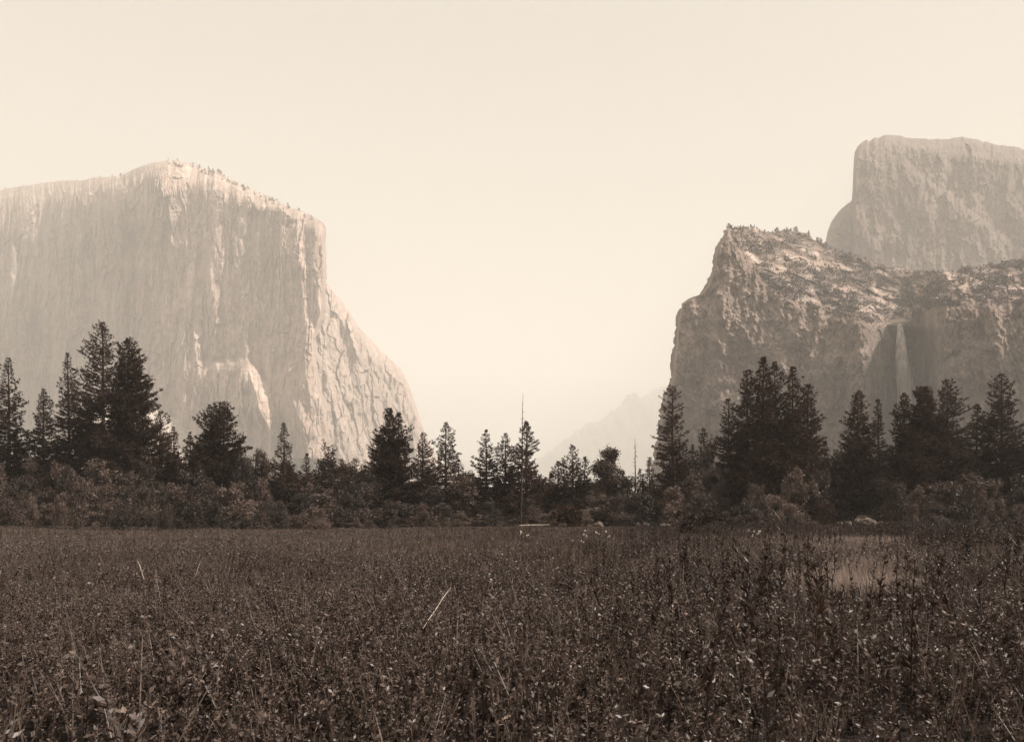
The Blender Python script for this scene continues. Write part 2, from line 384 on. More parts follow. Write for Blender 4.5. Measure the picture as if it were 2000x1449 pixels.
# --- the right-hand cliff with the brushy slope and the waterfall bay
RT = [(1417, 449), (1424, 446), (1440, 446), (1468, 446), (1490, 450), (1502, 453), (1530, 452), (1552, 451), (1572, 453), (1583, 456), (1590, 463), (1600, 468), (1612, 473),
      (1632, 484), (1655, 491), (1680, 499), (1710, 509), (1740, 518), (1780, 527), (1822, 533), (1880, 530), (1960, 515), (2060, 500), (2180, 490)]
RE = [(446, 1417), (458, 1412), (470, 1407), (482, 1397), (495, 1394), (512, 1391), (530, 1389), (545, 1384), (560, 1377), (570, 1368), (577, 1362), (579, 1354), (586, 1341),
      (594, 1328), (610, 1325), (630, 1320), (650, 1317), (675, 1316), (700, 1312), (725, 1311), (750, 1306), (770, 1297), (785, 1292), (805, 1289), (825, 1287), (850, 1284), (875, 1279), (900, 1276), (925, 1271), (1018, 1262)]
RIM = [(1262, 470), (1417, 452), (1432, 478), (1455, 512), (1480, 540), (1510, 562), (1540, 580), (1570, 594), (1600, 606), (1640, 617), (1680, 624), (1710, 630), (1745, 633), (1772, 630), (1795, 618), (1822, 602), (1880, 596), (1960, 600), (2180, 590)]
KR = 0.78
def right_depth(PX, PY):
    rim = interp(PX, RIM) + 11 * fbm(PX / 34, PY / 26, 98, 3) * sstep(1425, 1480, PX) * sstep(1735, 1700, PX)
    Yw = 1310 - 0.17 * (PX - 1300) + 0.10 * (1018 - PY)
    # bay behind the fall
    bay = np.exp(-((PX - 1765) / 46.0) ** 2 * 1.0)
    Yw = Yw + 150 * bay * sstep(500, 660, PY) - 60 * np.exp(-((PX - 1690) / 30.0) ** 2) * sstep(560, 700, PY) - 130 * sstep(1795, 1850, PX)
    ab = np.clip(rim - PY, 0, None)
    Y = Yw + ab * 3.6 - 40 * (1 - np.exp(-ab / 14.0)) + 14 * np.exp(-(np.clip(PY - rim, 0, None) / 9.0)) * 0.6
    e = PX - interp(PY, [(a, b) for a, b in RE])
    Y = Y + 120 * np.clip(1 - e / 9.0, 0, 1) ** 1.4
    return Y, ab, e
def build_right_cliff():
    nc, nr = 560, 440
    u = np.linspace(0, 1, nc)[None]; v = np.linspace(0, 1, nr)[:, None]
    x1 = 2180.0
    pt = 1417 + (x1 - 1417) * u
    topy = interp(pt, RT) + 1.8 * fbm(pt / 8, pt * 0, 112, 4) + 3 * facets(pt / 10, pt * 0, 113, 1.2)
    PY = 1018 + (topy - 1018) * v
    ed = interp(PY, [(a, b) for a, b in RE]) + 2.2 * fbm(PY / 8, PY * 0, 108, 3) + 4 * facets(PY / 12, PY * 0, 109, 1.2)
    PX = ed + (x1 - ed) * u
    Y, ab, e = right_depth(PX, PY)
    wv = 9 * fbm(PX / 60, PY / 60, 102, 3)
    wall = sstep(26, 0, ab + 9 * fbm(PX / 16, PY / 12, 126, 3))
    Y = Y + wall * (14 * fbm((PX + wv) / 30, PY / 90, 121, 3) + 4 * fbm((PX + wv) / 9, PY / 34, 122, 3)) + 7 * fbm(PX / 26, PY / 24, 123, 4) + 4 * fbm(PX / 5, PY / 8, 124, 3)
    fx = PX + 3 * fbm(PX / 9, PY / 9, 321, 2) - 0.1 * PY
    Y = Y + wall * (8 * facets(fx / 24, PY / 46, 322, 1.6) + 4 * facets(fx / 9, PY / 16, 323, 1.6)) + 2.2 * facets(fx / 4.5, PY / 6, 324, 1.6)
    Y = Y + (1 - wall) * 17 * facets((PX + PY * 0.8) / 24, (PY - PX * 0.42) / 9, 325, 1.3)
    # slabs stepping down the slope
    s_ = fbm((PX + PY * 1.4) / 40, (PY - PX * 0.45) / 10, 125, 4)
    Y = (Y + (1 - wall) * 13 * s_) * KR
    T = 1 + 0.22 * fbm((PX + wv) / 22, PY / 26, 141, 4) + 0.12 * fbm((PX + wv) / 6, PY / 40, 142, 3)
    # pale bare slabs on the slope, darker brushy rock elsewhere
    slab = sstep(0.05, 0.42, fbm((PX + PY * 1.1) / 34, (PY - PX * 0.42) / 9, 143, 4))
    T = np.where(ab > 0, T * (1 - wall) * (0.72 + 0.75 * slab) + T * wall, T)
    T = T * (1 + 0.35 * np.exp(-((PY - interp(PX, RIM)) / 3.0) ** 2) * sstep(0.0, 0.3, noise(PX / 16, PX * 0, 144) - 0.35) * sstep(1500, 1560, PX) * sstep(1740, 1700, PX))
    # wetted rock round the fall, darkened and widened to paint in the bay's shade
    wet_shade = np.exp(-((PX - 1762 - (PY - 630) * 0.05) / np.where(PX > 1762, 80, 46)) ** 2) * sstep(632, 650, PY) * (1 - wall * 0)
    wet_shade *= np.clip(0.9 + 0.5 * fbm(PX / 14, PY / 90, 145, 3), 0, 1.2)
    T = T * (1 - 0.85 * np.clip(wet_shade, 0, 1)) * (1 - 0.22 * sstep(620, 820, PY + 40 * fbm(PX / 60, PY / 60, 146, 2)))
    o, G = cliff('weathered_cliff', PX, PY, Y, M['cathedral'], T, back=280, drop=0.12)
    tag(o, 'dark weathered cliff at the right with a brushy slope above its rim', 'cliff', kind='structure')
    return G, PX, PY, ab

TT = [(1612, 475), (1616, 452), (1622, 438), (1632, 420), (1645, 406), (1656, 398), (1664, 391), (1666, 352), (1667, 320), (1669, 298), (1676, 284), (1684, 277), (1692, 273), (1700, 274), (1708, 269), (1716, 270),
      (1728, 264), (1742, 264), (1765, 268), (1790, 271), (1822, 274), (1880, 268), (1960, 285), (2060, 300), (2200, 330)]
def build_tower():
    nc, nr = 330, 260
    u = np.linspace(0, 1, nc)[None] ** 1.25; v = np.linspace(0, 1, nr)[:, None]
    pt = 1596 + (2200 - 1596) * u
    topy = interp(pt, [(1596, 560), (1606, 500)] + TT) + 2.2 * fbm(pt / 8, pt * 0, 152, 4) + 1.6 * facets(pt / 14, pt * 0, 153, 1.2) * sstep(1612, 1625, pt)
    PY = 1016 + (topy - 1016) * v; PX = pt + 0 * v
    Y = 2120 - 0.1 * (PX - 1600) + 0.35 * (1016 - PY) + 70 * sstep(1664, 1672, PX) * -1
    h = PY - topy
    Y += 130 * np.exp(-h / 9.0)
    Y += 150 * np.clip(1 - (PX - 1606) / 14, 0, 1)
    wv = 9 * fbm(PX / 60, PY / 60, 161, 3)
    Y += 15 * fbm((PX + wv) / 34, PY / 60, 162, 3) + 5 * fbm((PX + wv) / 8, PY / 24, 163, 3) + 5 * fbm(PX / 5, PY / 7, 164, 3)
    fx = PX + 3 * fbm(PX / 9, PY / 9, 331, 2)
    Y += 11 * facets(fx / 24, PY / 60, 332, 1.6) + 5 * facets(fx / 9, PY / 20, 333, 1.6) + 2.5 * facets(fx / 4.5, PY / 8, 334, 1.6)
    # a slanting sunlit ledge
    d = PY - (300 + (PX - 1735) * 0.72)
    Y += 12 * sstep(9, -9, d) * sstep(1725, 1745, PX) + 22 * sstep(8, -8, PY - (276 + (PX - 1750) * 0.16)) * sstep(1745, 1770, PX)
    T = 1 + 0.14 * fbm((PX + wv) / 10, PY / 22, 165, 4) + 0.1 * fbm(PX / 50, PY / 50, 166, 3)
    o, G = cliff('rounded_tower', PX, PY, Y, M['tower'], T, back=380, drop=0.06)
    tag(o, 'tall hazy rock tower rising behind the brushy slope at the right edge', 'cliff', kind='structure')

RG, RPX, RPY, RAB = build_right_cliff(); build_tower()

def build_ridges():
    specs = [('far_ridge', 10800, [(980, 1016), (1020, 960), (1050, 897), (1075, 882), (1092, 866), (1110, 856), (1128, 840), (1145, 829), (1160, 826), (1178, 818), (1192, 804), (1206, 794), (1218, 786), (1226, 771), (1234, 767), (1244, 769),
              (1250, 778), (1260, 774), (1272, 764), (1285, 758), (1300, 752), (1350, 745), (1450, 740), (1600, 760)], 'pale hazy ridge sloping up to the right beyond the valley gap'),
             ('distant_mountain', 12300, [(760, 1016), (800, 900), (850, 884), (885, 888), (915, 903), (940, 912), (965, 922), (1000, 935), (1040, 950), (1090, 975), (1160, 1012)], 'faintest mountain slope low in the valley gap, just right of the left shoulder')]
    for name, Y0, prof, lab in specs:
        nc, nr = 200, 70
        a, b = prof[0][0], prof[-1][0]
        u = np.linspace(0, 1, nc)[None]; v = np.linspace(0, 1, nr)[:, None]
        pt = a + (b - a) * u
        topy = interp(pt, prof) + 3.0 * fbm(pt / 7, pt * 0, 171, 5) + 4 * facets(pt / 9, pt * 0, 174, 1.2)
        PY = 1016 + (topy - 1016) * v; PX = pt + 0 * v
        Y = Y0 + 2.5 * (1016 - PY) + 160 * fbm((PX) / 30, PY / 40, 172, 5)
        o, G = cliff(name, PX, PY, Y, M['ridge'], back=300, drop=0.1, nb=6)
        tag(o, lab, 'mountain', kind='structure')
build_ridges()

# --- the waterfall
def build_waterfall():
    m = bpy.data.materials.new('falling_water'); n, l, b = nodes(m)
    b.inputs['Base Color'].default_value = (0.88, 0.82, 0.75, 1); b.inputs['Roughness'].default_value = 0.6
    b.inputs['Subsurface Weight'].default_value = 0.0
    tc = n.new('ShaderNodeTexCoord'); mp = n.new('ShaderNodeMapping'); mp.inputs['Scale'].default_value = (0.16, 0.16, 0.012)
    nz = n.new('ShaderNodeTexNoise'); nz.inputs['Detail'].default_value = 4; nz.inputs['Scale'].default_value = 1
    l.new(tc.outputs['Object'], mp.inputs[0]); l.new(mp.outputs[0], nz.inputs['Vector'])
    at = n.new('ShaderNodeAttribute'); at.attribute_name = 'veil'
    mr = n.new('ShaderNodeMapRange'); mr.inputs[1].default_value = 0.25; mr.inputs[2].default_value = 0.6
    l.new(nz.outputs[0], mr.inputs[0])
    mu = n.new('ShaderNodeMath'); mu.operation = 'MULTIPLY'; l.new(mr.outputs[0], mu.inputs[0]); l.new(at.outputs['Fac'], mu.inputs[1])
    tr = n.new('ShaderNodeBsdfTransparent'); tl = n.new('ShaderNodeBsdfTranslucent'); tl.inputs[0].default_value = (0.8, 0.73, 0.64, 1)
    ms = n.new('ShaderNodeMixShader'); ms.inputs[0].default_value = 0.5; l.new(b.outputs[0], ms.inputs[1]); l.new(tl.outputs[0], ms.inputs[2])
    mx = n.new('ShaderNodeMixShader'); l.new(mu.outputs[0], mx.inputs[0]); l.new(tr.outputs[0], mx.inputs[1]); l.new(ms.outputs[0], mx.inputs[2])
    l.new(mx.outputs[0], n['Material Output'].inputs[0])
    YF = float(right_depth(np.array(1757.0), np.array(640.0))[0]) * KR - 6
    # nested sheets of spray hanging free of the wall, each a closed veil round the fall line
    Vs, Fs, A = [], [], []; base = 0
    nrow, ns = 60, 18
    for k in range(6):
        sh = (k + 1) / 6.0
        for i in range(nrow):
            t = i / (nrow - 1)
            py = 631 + 260 * t
            cx = 1756.5 + 18 * t ** 0.9 + 4 * t
            Yc = YF - 34 - 30 * min(1, t * 3) ** 0.5
            hw = (2.6 + 22 * t ** 0.7) * sh * Yc / F
            for j in range(ns):
                a = 2 * math.pi * j / ns
                rr = hw * (1 + 0.18 * math.sin(3 * a + k * 2 + t * 9))
                Vs.append((wx(cx, Yc) + rr * math.cos(a), Yc + 0.7 * rr * math.sin(a), wz(py, Yc)))
                A.append((1.7 - 0.8 * t) * (1.0 if i else 1.0) * (1.1 - 0.55 * sh))
        f = grid_faces(nrow, ns) + base
        i0 = np.arange(nrow - 1) * ns + base
        wrap = np.stack([i0 + ns - 1, i0, i0 + ns, i0 + 2 * ns - 1], -1)
        Fs += [f, wrap]; base += nrow * ns
    me = mesh('waterfall', np.array(Vs), Fs, m, True)
    a = me.attributes.new('veil', 'FLOAT', 'POINT'); a.data.foreach_set('value', np.array(A, np.float32))
    o = obj('waterfall', me); tag(o, 'thin white waterfall dropping down the dark bay in the right cliff', 'waterfall', kind='structure')
    # sunlit shelf of rock at the lip
    P = [(1738, 632.5), (1746, 629), (1757, 627), (1768, 625.5), (1777, 625), (1770, 630), (1762, 633.5), (1750, 634)]
    Yc = YF - 38; V = []
    for d, dz in ((0, -1.5), (26, 9)):
        for x, y in P: V.append((wx(x, Yc) + d * 0.1, Yc + d, wz(y, Yc) + dz - (14 if False else 0)))
    k = len(P); q = np.array([(i, (i + 1) % k, (i + 1) % k + k, i + k) for i in range(k)])
    tri = np.array([(0, i, i + 1) for i in range(1, k - 1)]); 
    me = mesh('lip_slab', np.array(V), [q, tri, tri[:, ::-1] + k], M['talus'])
    o = obj('lip_slab', me); tag(o, 'bright wedge of bare rock at the lip of the waterfall', 'rock')
build_waterfall()

# ------------------------------------------------------------------ foliage shapes
def unit(v): return v / np.maximum(np.linalg.norm(v, axis=-1, keepdims=True), 1e-9)

def diamonds(C, D, L, W, g, lift=0.0):
    """one leaf-shaped quad per centre: C base points, D directions"""
    n = len(C)
    S = unit(np.cross(D, g.normal(size=(n, 3))))
    L = np.broadcast_to(L, (n,))[:, None]; W = np.broadcast_to(W, (n,))[:, None]
    mid = C + D * L * 0.45
    V = np.stack([C, mid + S * W * 0.5, C + D * L, mid - S * W * 0.5], 1).reshape(-1, 3)
    return V, np.arange(n * 4, dtype=np.int32).reshape(n, 4)

def tube(pts, rads, sides=6):
    pts = np.asarray(pts, float); k = len(pts)
    T = np.gradient(pts, axis=0); T = unit(T)
    up = np.array([0, 0, 1.0]) if abs(T[0, 2]) < 0.9 else np.array([1.0, 0, 0])
    A = unit(np.cross(T, up)); B = np.cross(T, A)
    a = np.arange(sides) * 2 * math.pi / sides
    R = np.asarray(rads)[:, None, None]
    V = (pts[:, None] + R * (np.cos(a)[None, :, None] * A[:, None] + np.sin(a)[None, :, None] * B[:, None])).reshape(-1, 3)
    q = []
    for i in range(k - 1):
        for j in range(sides):
            jn = (j + 1) % sides; q.append((i * sides + j, i * sides + jn, (i + 1) * sides + jn, (i + 1) * sides + j))
    return V, np.array(q)

class MB:
    def __init__(s): s.V = []; s.Q = []; s.n = 0
    def add(s, V, q): s.V.append(V); s.Q.append(np.asarray(q) + s.n); s.n += len(V)
    def mesh(s, name, m, smooth=False): return mesh(name, np.concatenate(s.V), s.Q, m, smooth)

def conifer_meshes(H, R, seed, base=0.12, power=0.8, gap=0.1, dense=1.0, droop=0.15, top_bare=0.0, tiers=None, lobes=None, lean=0.0, tuft=0.42):
    """returns (trunk mesh, crown mesh); R = crown radius at its widest"""
    g = np.random.default_rng(seed)
    tr = MB(); cr = MB()
    n = 12; t = np.linspace(0, 1, n)
    wob = np.cumsum(g.normal(0, 0.06, (n, 2)), 0) * 0.5; wob -= wob[0]
    axis = np.stack([wob[:, 0] + lean * t * H, wob[:, 1], t * H], -1)
    r0 = 0.012 * H + 0.09
    tr.add(*tube(axis, r0 * (1 - t) ** 0.85 + 0.03, 8))
    def ax(z): return np.array([np.interp(z, axis[:, 2], axis[:, 0]), np.interp(z, axis[:, 2], axis[:, 1]), z])
    z = base * H; C, D, LL = [], [], []
    zt = H * (1 - top_bare)
    ph = g.uniform(0, 6.28, 4)
    while z < zt:
        s = max(0.0, (zt - z) / (zt - base * H))            # 1 at crown base, 0 at tip
        prof = min(s ** power, 1.0) * (1 - 0.28 * sstep(0.72, 1.0, s)) + 0.012
        nb = max(4, int(round((5.5 + 3.5 * s) * dense)))
        a0 = g.uniform(0, 6.28)
        for b in range(nb):
            a = a0 + b * 6.283 / nb + g.normal(0, 0.25)
            if g.random() < gap * 0.7 + (0.5 if gap > 0.07 and math.sin(a + ph[2]) * math.sin(z * 0.8 + ph[3]) > 0.62 else 0): continue
            lump = 1 + 0.20 * math.cos(a - ph[0] * 2) + 0.26 * math.sin(2 * a + ph[0] + z * 0.9) + 0.18 * math.sin(z * 1.7 + ph[1] + a)
            Lb = R * prof * lump * (g.uniform(0.62, 1.12) if g.random() > 0.07 else g.uniform(1.15, 1.4))
            if Lb < 0.12: Lb = 0.12
            p0 = ax(z); el = 0.55 * (1 - s) ** 1.5 - droop * s
            dirh = np.array([math.cos(a), math.sin(a), 0])
            m = 5; tt = np.linspace(0, 1, m)
            P = p0 + dirh * (tt * Lb)[:, None] + np.array([0, 0, 1.0]) * (tt * math.tan(el) * Lb - 0.10 * Lb * np.sin(tt * 3.1) * s + 0.13 * Lb * tt ** 3)[:, None]
            if Lb > 0.5 * R or gap > 0.2: tr.add(*tube(P, np.array([0.05, 0.04, 0.03, 0.022, 0.012]) * (0.6 + Lb / 3.5), 4))
            nt_ = max(3, int(Lb / 0.22 * dense))
            ts = g.uniform(0.22, 1.0, nt_) ** 0.75; ts[-1] = 1.0
            for q in ts:
                c = np.array([np.interp(q, tt, P[:, i]) for i in range(3)])
                side = np.array([-dirh[1], dirh[0], 0]) * g.normal(0, 0.16 * Lb * (0.35 + 0.65 * (1 - q)) + 0.05)
                c = c + side + np.array([0, 0, g.normal(0.03, 0.07)])
                k = int(g.integers(7, 12))
                d = g.normal(size=(k, 3)); d[:, 2] = d[:, 2] * 0.6 + 0.35; d += dirh * 0.7
                C.append(np.repeat(c[None], k, 0) + g.normal(0, 0.03 + 0.09 * s, (k, 3))); D.append(unit(d))
                LL.append(g.uniform(0.65, 1.15, k) * tuft * (0.5 + 0.6 * s))
        z += g.uniform(0.7, 1.35) * (0.40 + 0.26 * s) / max(0.7, dense ** 0.5)
    C = np.concatenate(C); D = np.concatenate(D); LL = np.concatenate(LL)
    cr.add(*diamonds(C, D, LL, LL * g.uniform(0.26, 0.42, len(LL)), g))
    return tr.mesh('trunk', M['bark'], True), cr.mesh('crown', M['needle'])

def broadleaf_meshes(H, W, seed, stems=3, leaf=0.26, n=6500, bare=0.12, ragged=0.5, m='leaf'):
    g = np.random.default_rng(seed); tr = MB(); cr = MB()
    C0, D0 = [], []
    nl = int(g.integers(12, 18))
    cen = []
    for k in range(nl):                                    # leafy boughs of uneven size through the crown
        t = g.uniform(0.0, 1.0) ** 0.8; zz = H * (bare + (0.90 - bare) * t)
        wid = W * 0.5 * math.sqrt(max(0.05, 1 - (2.0 * (t - 0.38)) ** 2 * 0.62))
        a = g.uniform(0, 6.28); rr = wid * g.uniform(0.15, 0.95)
        cen.append((rr * math.cos(a), rr * math.sin(a), zz, g.uniform(0.17, 0.30) * min(W, H * 0.9) * (1 - 0.25 * t)))
    cen.append((g.normal(0, .1 * W), 0, H * 0.92, 0.2 * min(W, H)))
    cen = np.array(cen)
    for s in range(stems):
        a = g.uniform(0, 6.28); b = g.uniform(0.02, 0.10) * W
        top = cen[int(g.integers(0, len(cen)))]
        P = np.array([(b * math.cos(a) * 0.4, b * math.sin(a) * 0.4, 0), (b * math.cos(a), b * math.sin(a), H * 0.2), (top[0] * 0.5, top[1] * 0.5, H * 0.45), (top[0] * 0.9, top[1] * 0.9, max(H * 0.6, top[2] * 0.95))])
        tr.add(*tube(P, np.array([0.016, 0.013, 0.009, 0.003]) * H + 0.015, 6))
    for c in cen:
        P = np.array([(0, 0, H * 0.25), (c[0] * 0.45, c[1] * 0.45, H * 0.25 + (c[2] - H * 0.25) * 0.6), c[:3]])
        tr.add(*tube(P, np.array([0.008, 0.005, 0.002]) * H + 0.008, 4))
    wts = cen[:, 3] ** 2; wts /= wts.sum()
    for c, w_ in zip(cen, wts):
        k = int(n * w_)
        sub = unit(g.normal(size=(max(5, k // 55), 3))) * c[3] * g.uniform(0.35, 1.05, (max(5, k // 55), 1)) * np.array([1.15, 1.15, 0.8])
        idx = g.integers(0, len(sub), k)
        p = sub[idx] + g.normal(0, 0.20 * c[3], (k, 3)) + c[:3]
        out = g.random(k) < 0.06 * ragged; p[out] += unit(p[out] - c[:3]) * g.uniform(0, 0.5, (out.sum(), 1)) * c[3]
        C0.append(p); D0.append(unit(g.normal(size=(k, 3)) + unit(p - c[:3]) * 0.5 + np.array([0, 0, 0.1])))
    C = np.concatenate(C0); D = np.concatenate(D0)
    ok = C[:, 2] > 0.05; C = C[ok]; D = D[ok]
    L = g.uniform(0.6, 1.25, len(C)) * leaf
    cr.add(*diamonds(C, D, L, L * 0.62, g))
    return tr.mesh('trunk', M['bark'], True), cr.mesh('crown', M[m])

def put_tree(name, meshes, px, Y, label, cat, group=None, rz=0.0, s=1.0, z=0.0, sxy=None):
    e = bpy.data.objects.new(name, None); COL.objects.link(e)
    e.location = (wx(px, Y), Y, z - 0.12 + float(gz(np.array(float(wx(px, Y))), np.array(float(Y))))); e.rotation_euler = (0, 0, rz)
    k = s if sxy is None else sxy
    e.scale = (k, k, s)
    tag(e, label, cat, group)
    obj('trunk', meshes[0], e); obj('crown', meshes[1], e)
    return e

# main conifers: px, top row, distance, crown half-width in px, options, label
CON = [
 (-55, 742, 120, 34, dict(gap=.15), 'dark conifer cut by the left frame edge, leftmost of all'),
 (20, 700, 128, 40, dict(gap=.12), 'tall dark conifer at the far left, second from the frame edge'),
 (82, 760, 126, 34, dict(dense=1.1), 'shorter dark conifer between two tall ones at the far left'),
 (136, 690, 134, 34, dict(gap=.2), 'tall conifer just left of the tallest open-branched pine on the left'),
 (203, 630, 128, 46, dict(gap=.22, power=.62, dense=.9, base=.2, tuft=.5), 'tallest pine on the left with an open, gappy crown against the pale cliff'),
 (250, 664, 122, 44, dict(gap=.05, power=.55, dense=1.25, base=.08, tuft=.5), 'tall dense dark pine right beside the tallest open-branched pine'),
 (310, 803, 124, 34, dict(gap=.08, power=.7, dense=1.1), 'medium pine in front of the bright talus slope'),
 (340, 832, 135, 22, dict(gap=.1), 'small conifer right of the pine that stands before the talus slope'),
 (374, 842, 132, 20, dict(gap=.12), 'narrow conifer just left of the close pair of broad pines'),
 (412, 790, 123, 38, dict(gap=.12, power=.66, dense=1.1, base=.25, tuft=.5), 'broad dark pine, left one of a close pair before the left cliff'),
 (437, 783, 124, 36, dict(gap=.12, power=.62, dense=1.1, base=.3, tuft=.5), 'broad dark pine, right and taller one of a close pair before the left cliff'),
 (172, 770, 132, 36, dict(gap=.08, dense=1.1), 'shadowy conifer at the lower left of the tallest open-branched pine'),
 (228, 780, 131, 34, dict(gap=.08, dense=1.1), 'shadowy conifer between the two tallest pines on the left'),
 (282, 838, 130, 30, dict(gap=.06, dense=1.1), 'dark conifer in the gap right of the tall dense pine on the left'),
 (1440, 850, 130, 26, dict(gap=.08), 'short dark conifer at the left foot of the massive pine cluster'),
 (1606, 862, 125, 24, dict(gap=.08), 'short dark conifer at the right foot of the massive pine cluster'),
 (1785, 840, 117, 34, dict(gap=.03, dense=1.3), 'short dark conifer between the two pines below the waterfall'),
 (468, 868, 135, 17, dict(gap=.1), 'small pointed conifer right of the broad close pair of pines'),
 (557, 824, 126, 26, dict(gap=.18, power=.8, dense=.9), 'slim conical pine under the slanting sunlit flake of the left cliff'),
 (598, 884, 135, 18, dict(gap=.08), 'low pointed conifer halfway between the slim conical pine and the flat-topped one'),
 (641, 871, 128, 17, dict(gap=.25, power=.35, base=.45), 'small flat-topped pine with a bare lower trunk'),
 (672, 896, 130, 13, dict(gap=.2, power=.5), 'left one of two short ragged conifers before the big double pine'),
 (691, 893, 131, 13, dict(gap=.2, power=.5), 'right one of two short ragged conifers before the big double pine'),
 (734, 853, 128, 20, dict(gap=.25, power=.45, base=.3), 'ragged pine touching the left side of the big double pine'),
 (759, 795, 122, 36, dict(gap=.06, power=.72, dense=1.15, tuft=.5), 'left, taller stem of the big double pine right of the cliff foot'),
 (779, 806, 123, 34, dict(gap=.12, power=.7, dense=1.0, tuft=.5), 'right, slightly shorter stem of the big double pine'),
 (824, 842, 128, 24, dict(gap=.16, power=.7, base=.2), 'slender pine between the big double pine and the tall spiry one'),
 (870, 822, 124, 36, dict(gap=.16, power=.85, dense=1.05), 'tall spiry pine with a narrow pointed tip, left of the open valley gap'),
 (952, 838, 125, 26, dict(gap=.25, power=.75, dense=.95, base=.18), 'layered pine with horizontal tiers, leftmost of three in the valley gap'),
 (987, 845, 126, 27, dict(gap=.12, power=.7), 'middle pine of three in the valley gap'),
 (1026, 822, 124, 34, dict(gap=.12, power=.75, dense=1.1, top_bare=.0), 'dense pine behind a bare pointed snag in the valley gap'),
 (1077, 922, 130, 16, dict(gap=.2), 'low conifer left of a clump, just above the round dark shrub'),
 (1092, 901, 128, 22, dict(gap=.15, power=.75), 'short pine, left one in the clump above the round dark shrub'),
 (1119, 869, 126, 23, dict(gap=.12, power=.6), 'tallest pine in the clump above the round dark shrub'),
 (1140, 892, 127, 21, dict(gap=.12, power=.7), 'short pine, right one in the clump above the round dark shrub'),
 (1268, 893, 175, 13, dict(gap=.3, power=.6), 'small distant conifer at the lower edge of the right cliff'),
 (1256, 926, 150, 10, dict(gap=.2), 'tiny pointed conifer left of the lower edge of the right cliff'),
 (1312, 752, 124, 27, dict(gap=.34, power=.42, dense=.85, base=.12, tuft=.48), 'tall gaunt pine with sparse short branches before the edge of right cliff'),
 (1352, 868, 140, 12, dict(gap=.2), 'thin small conifer between the gaunt pine and the dark narrow one'),
 (1376, 839, 135, 19, dict(gap=.1, power=.6), 'dark narrow conifer right of the tall gaunt pine'),
 (1422, 781, 126, 24, dict(gap=.14, power=.6, base=.2), 'slender pine just left of the massive pine cluster'),
 (1460, 724, 122, 36, dict(gap=.1, power=.62, dense=1.15, tuft=.5), 'leftmost tree of the massive pine cluster'),
 (1489, 699, 118, 36, dict(gap=.05, power=.6, dense=1.2, tuft=.52), 'tallest tree of the massive pine cluster at the right'),
 (1517, 709, 121, 34, dict(gap=.12, power=.6, dense=1.1, tuft=.5), 'second tallest tree of the massive pine cluster'),
 (1549, 718, 119, 44, dict(gap=.08, power=.72, dense=1.2, tuft=.52), 'pointed pine on the right half of the massive pine cluster'),
 (1578, 752, 121, 38, dict(gap=.06, power=.6, dense=1.2, tuft=.5), 'rightmost tree of the massive pine cluster'),
 (1671, 764, 123, 38, dict(gap=.14, power=.72, dense=1.1, base=.14, tuft=.5), 'tall conical pine standing alone right of the massive cluster'),
 (1716, 780, 128, 16, dict(gap=.22, power=.6, base=.15), 'very thin pine right of the lone conical pine'),
 (1738, 868, 130, 22, dict(gap=.1, power=.6), 'low dark conifer right of the very thin pine'),
 (1768, 769, 122, 32, dict(gap=.1, power=.66, dense=1.1, tuft=.48), 'dark pine directly below the waterfall'),
 (1803, 756, 120, 38, dict(gap=.04, power=.58, dense=1.3, tuft=.52), 'very dark dense pine just right of the waterfall'),
 (1852, 742, 120, 40, dict(gap=.08, power=.6, dense=1.1), 'tall pine near the right frame edge, first past the waterfall pines'),
 (1905, 790, 124, 34, dict(gap=.1), 'shorter pine between two tall ones near the right frame edge'),
 (1958, 730, 122, 40, dict(gap=.1, power=.6, dense=1.1), 'tall pine second from the right frame edge'),
 (2020, 775, 120, 38, dict(gap=.12), 'dark pine cut by the right frame edge'),
]
def build_conifers():
    for i, (px, top, Y, hw, kw, lab) in enumerate(CON):
        H = wz(top, Y); R = (1.42 if not 1440 < px < 1600 else 1.08) * hw / F * Y; kw = dict(kw); kw['dense'] = kw.get('dense', 1.0) * (1.2 if not 1440 < px < 1600 else 1.0); kw['power'] = kw.get('power', 0.8) * 0.98; kw.setdefault('lean', random.Random(i).uniform(-0.018, 0.018))
        put_tree('pine_tree', conifer_meshes(H, R, 1000 + i, **kw), px, Y, lab, 'pine tree', 'conifers along the far edge of the meadow')
build_conifers()

# --- broadleaf trees with their own outlines
BRD = [
 (514, 872, 132, 52, dict(n=6000), 'rounded bushy tree with thin arching twigs left of the slim conical pine', 'tree'),
 (1188, 867, 124, 76, dict(n=12000, bare=.12, stems=2, leaf=.32, ragged=1.0), 'dark oak with a ragged, lopsided crown in the valley gap', 'oak tree'),
 (1184, 902, 122, 84, dict(n=11000, bare=.05, stems=3, leaf=.30), 'dense leafy oak crowding the foot of the lopsided oak', 'oak tree'),
 (702, 912, 128, 46, dict(n=5000), 'leafy tree filling the gap left of the big double pine', 'tree'),
 (1640, 930, 122, 42, dict(n=5500, stems=2), 'leafy oak between the massive pine cluster and lone conical pine', 'oak tree'),
 (1700, 905, 122, 52, dict(n=6500, stems=2, bare=.3), 'leafy oak with a visible trunk under the lone conical pine', 'oak tree'),
]
def build_broadleaf():
    for i, (px, top, Y, wd, kw, lab, cat) in enumerate(BRD):
        put_tree('oak_tree' if 'oak' in cat else 'pine_tree' if 'pine' in cat else 'bushy_tree', broadleaf_meshes(wz(top, Y), wd / F * Y, 3000 + i * 7, **kw), px, Y, lab, cat)
build_broadleaf()

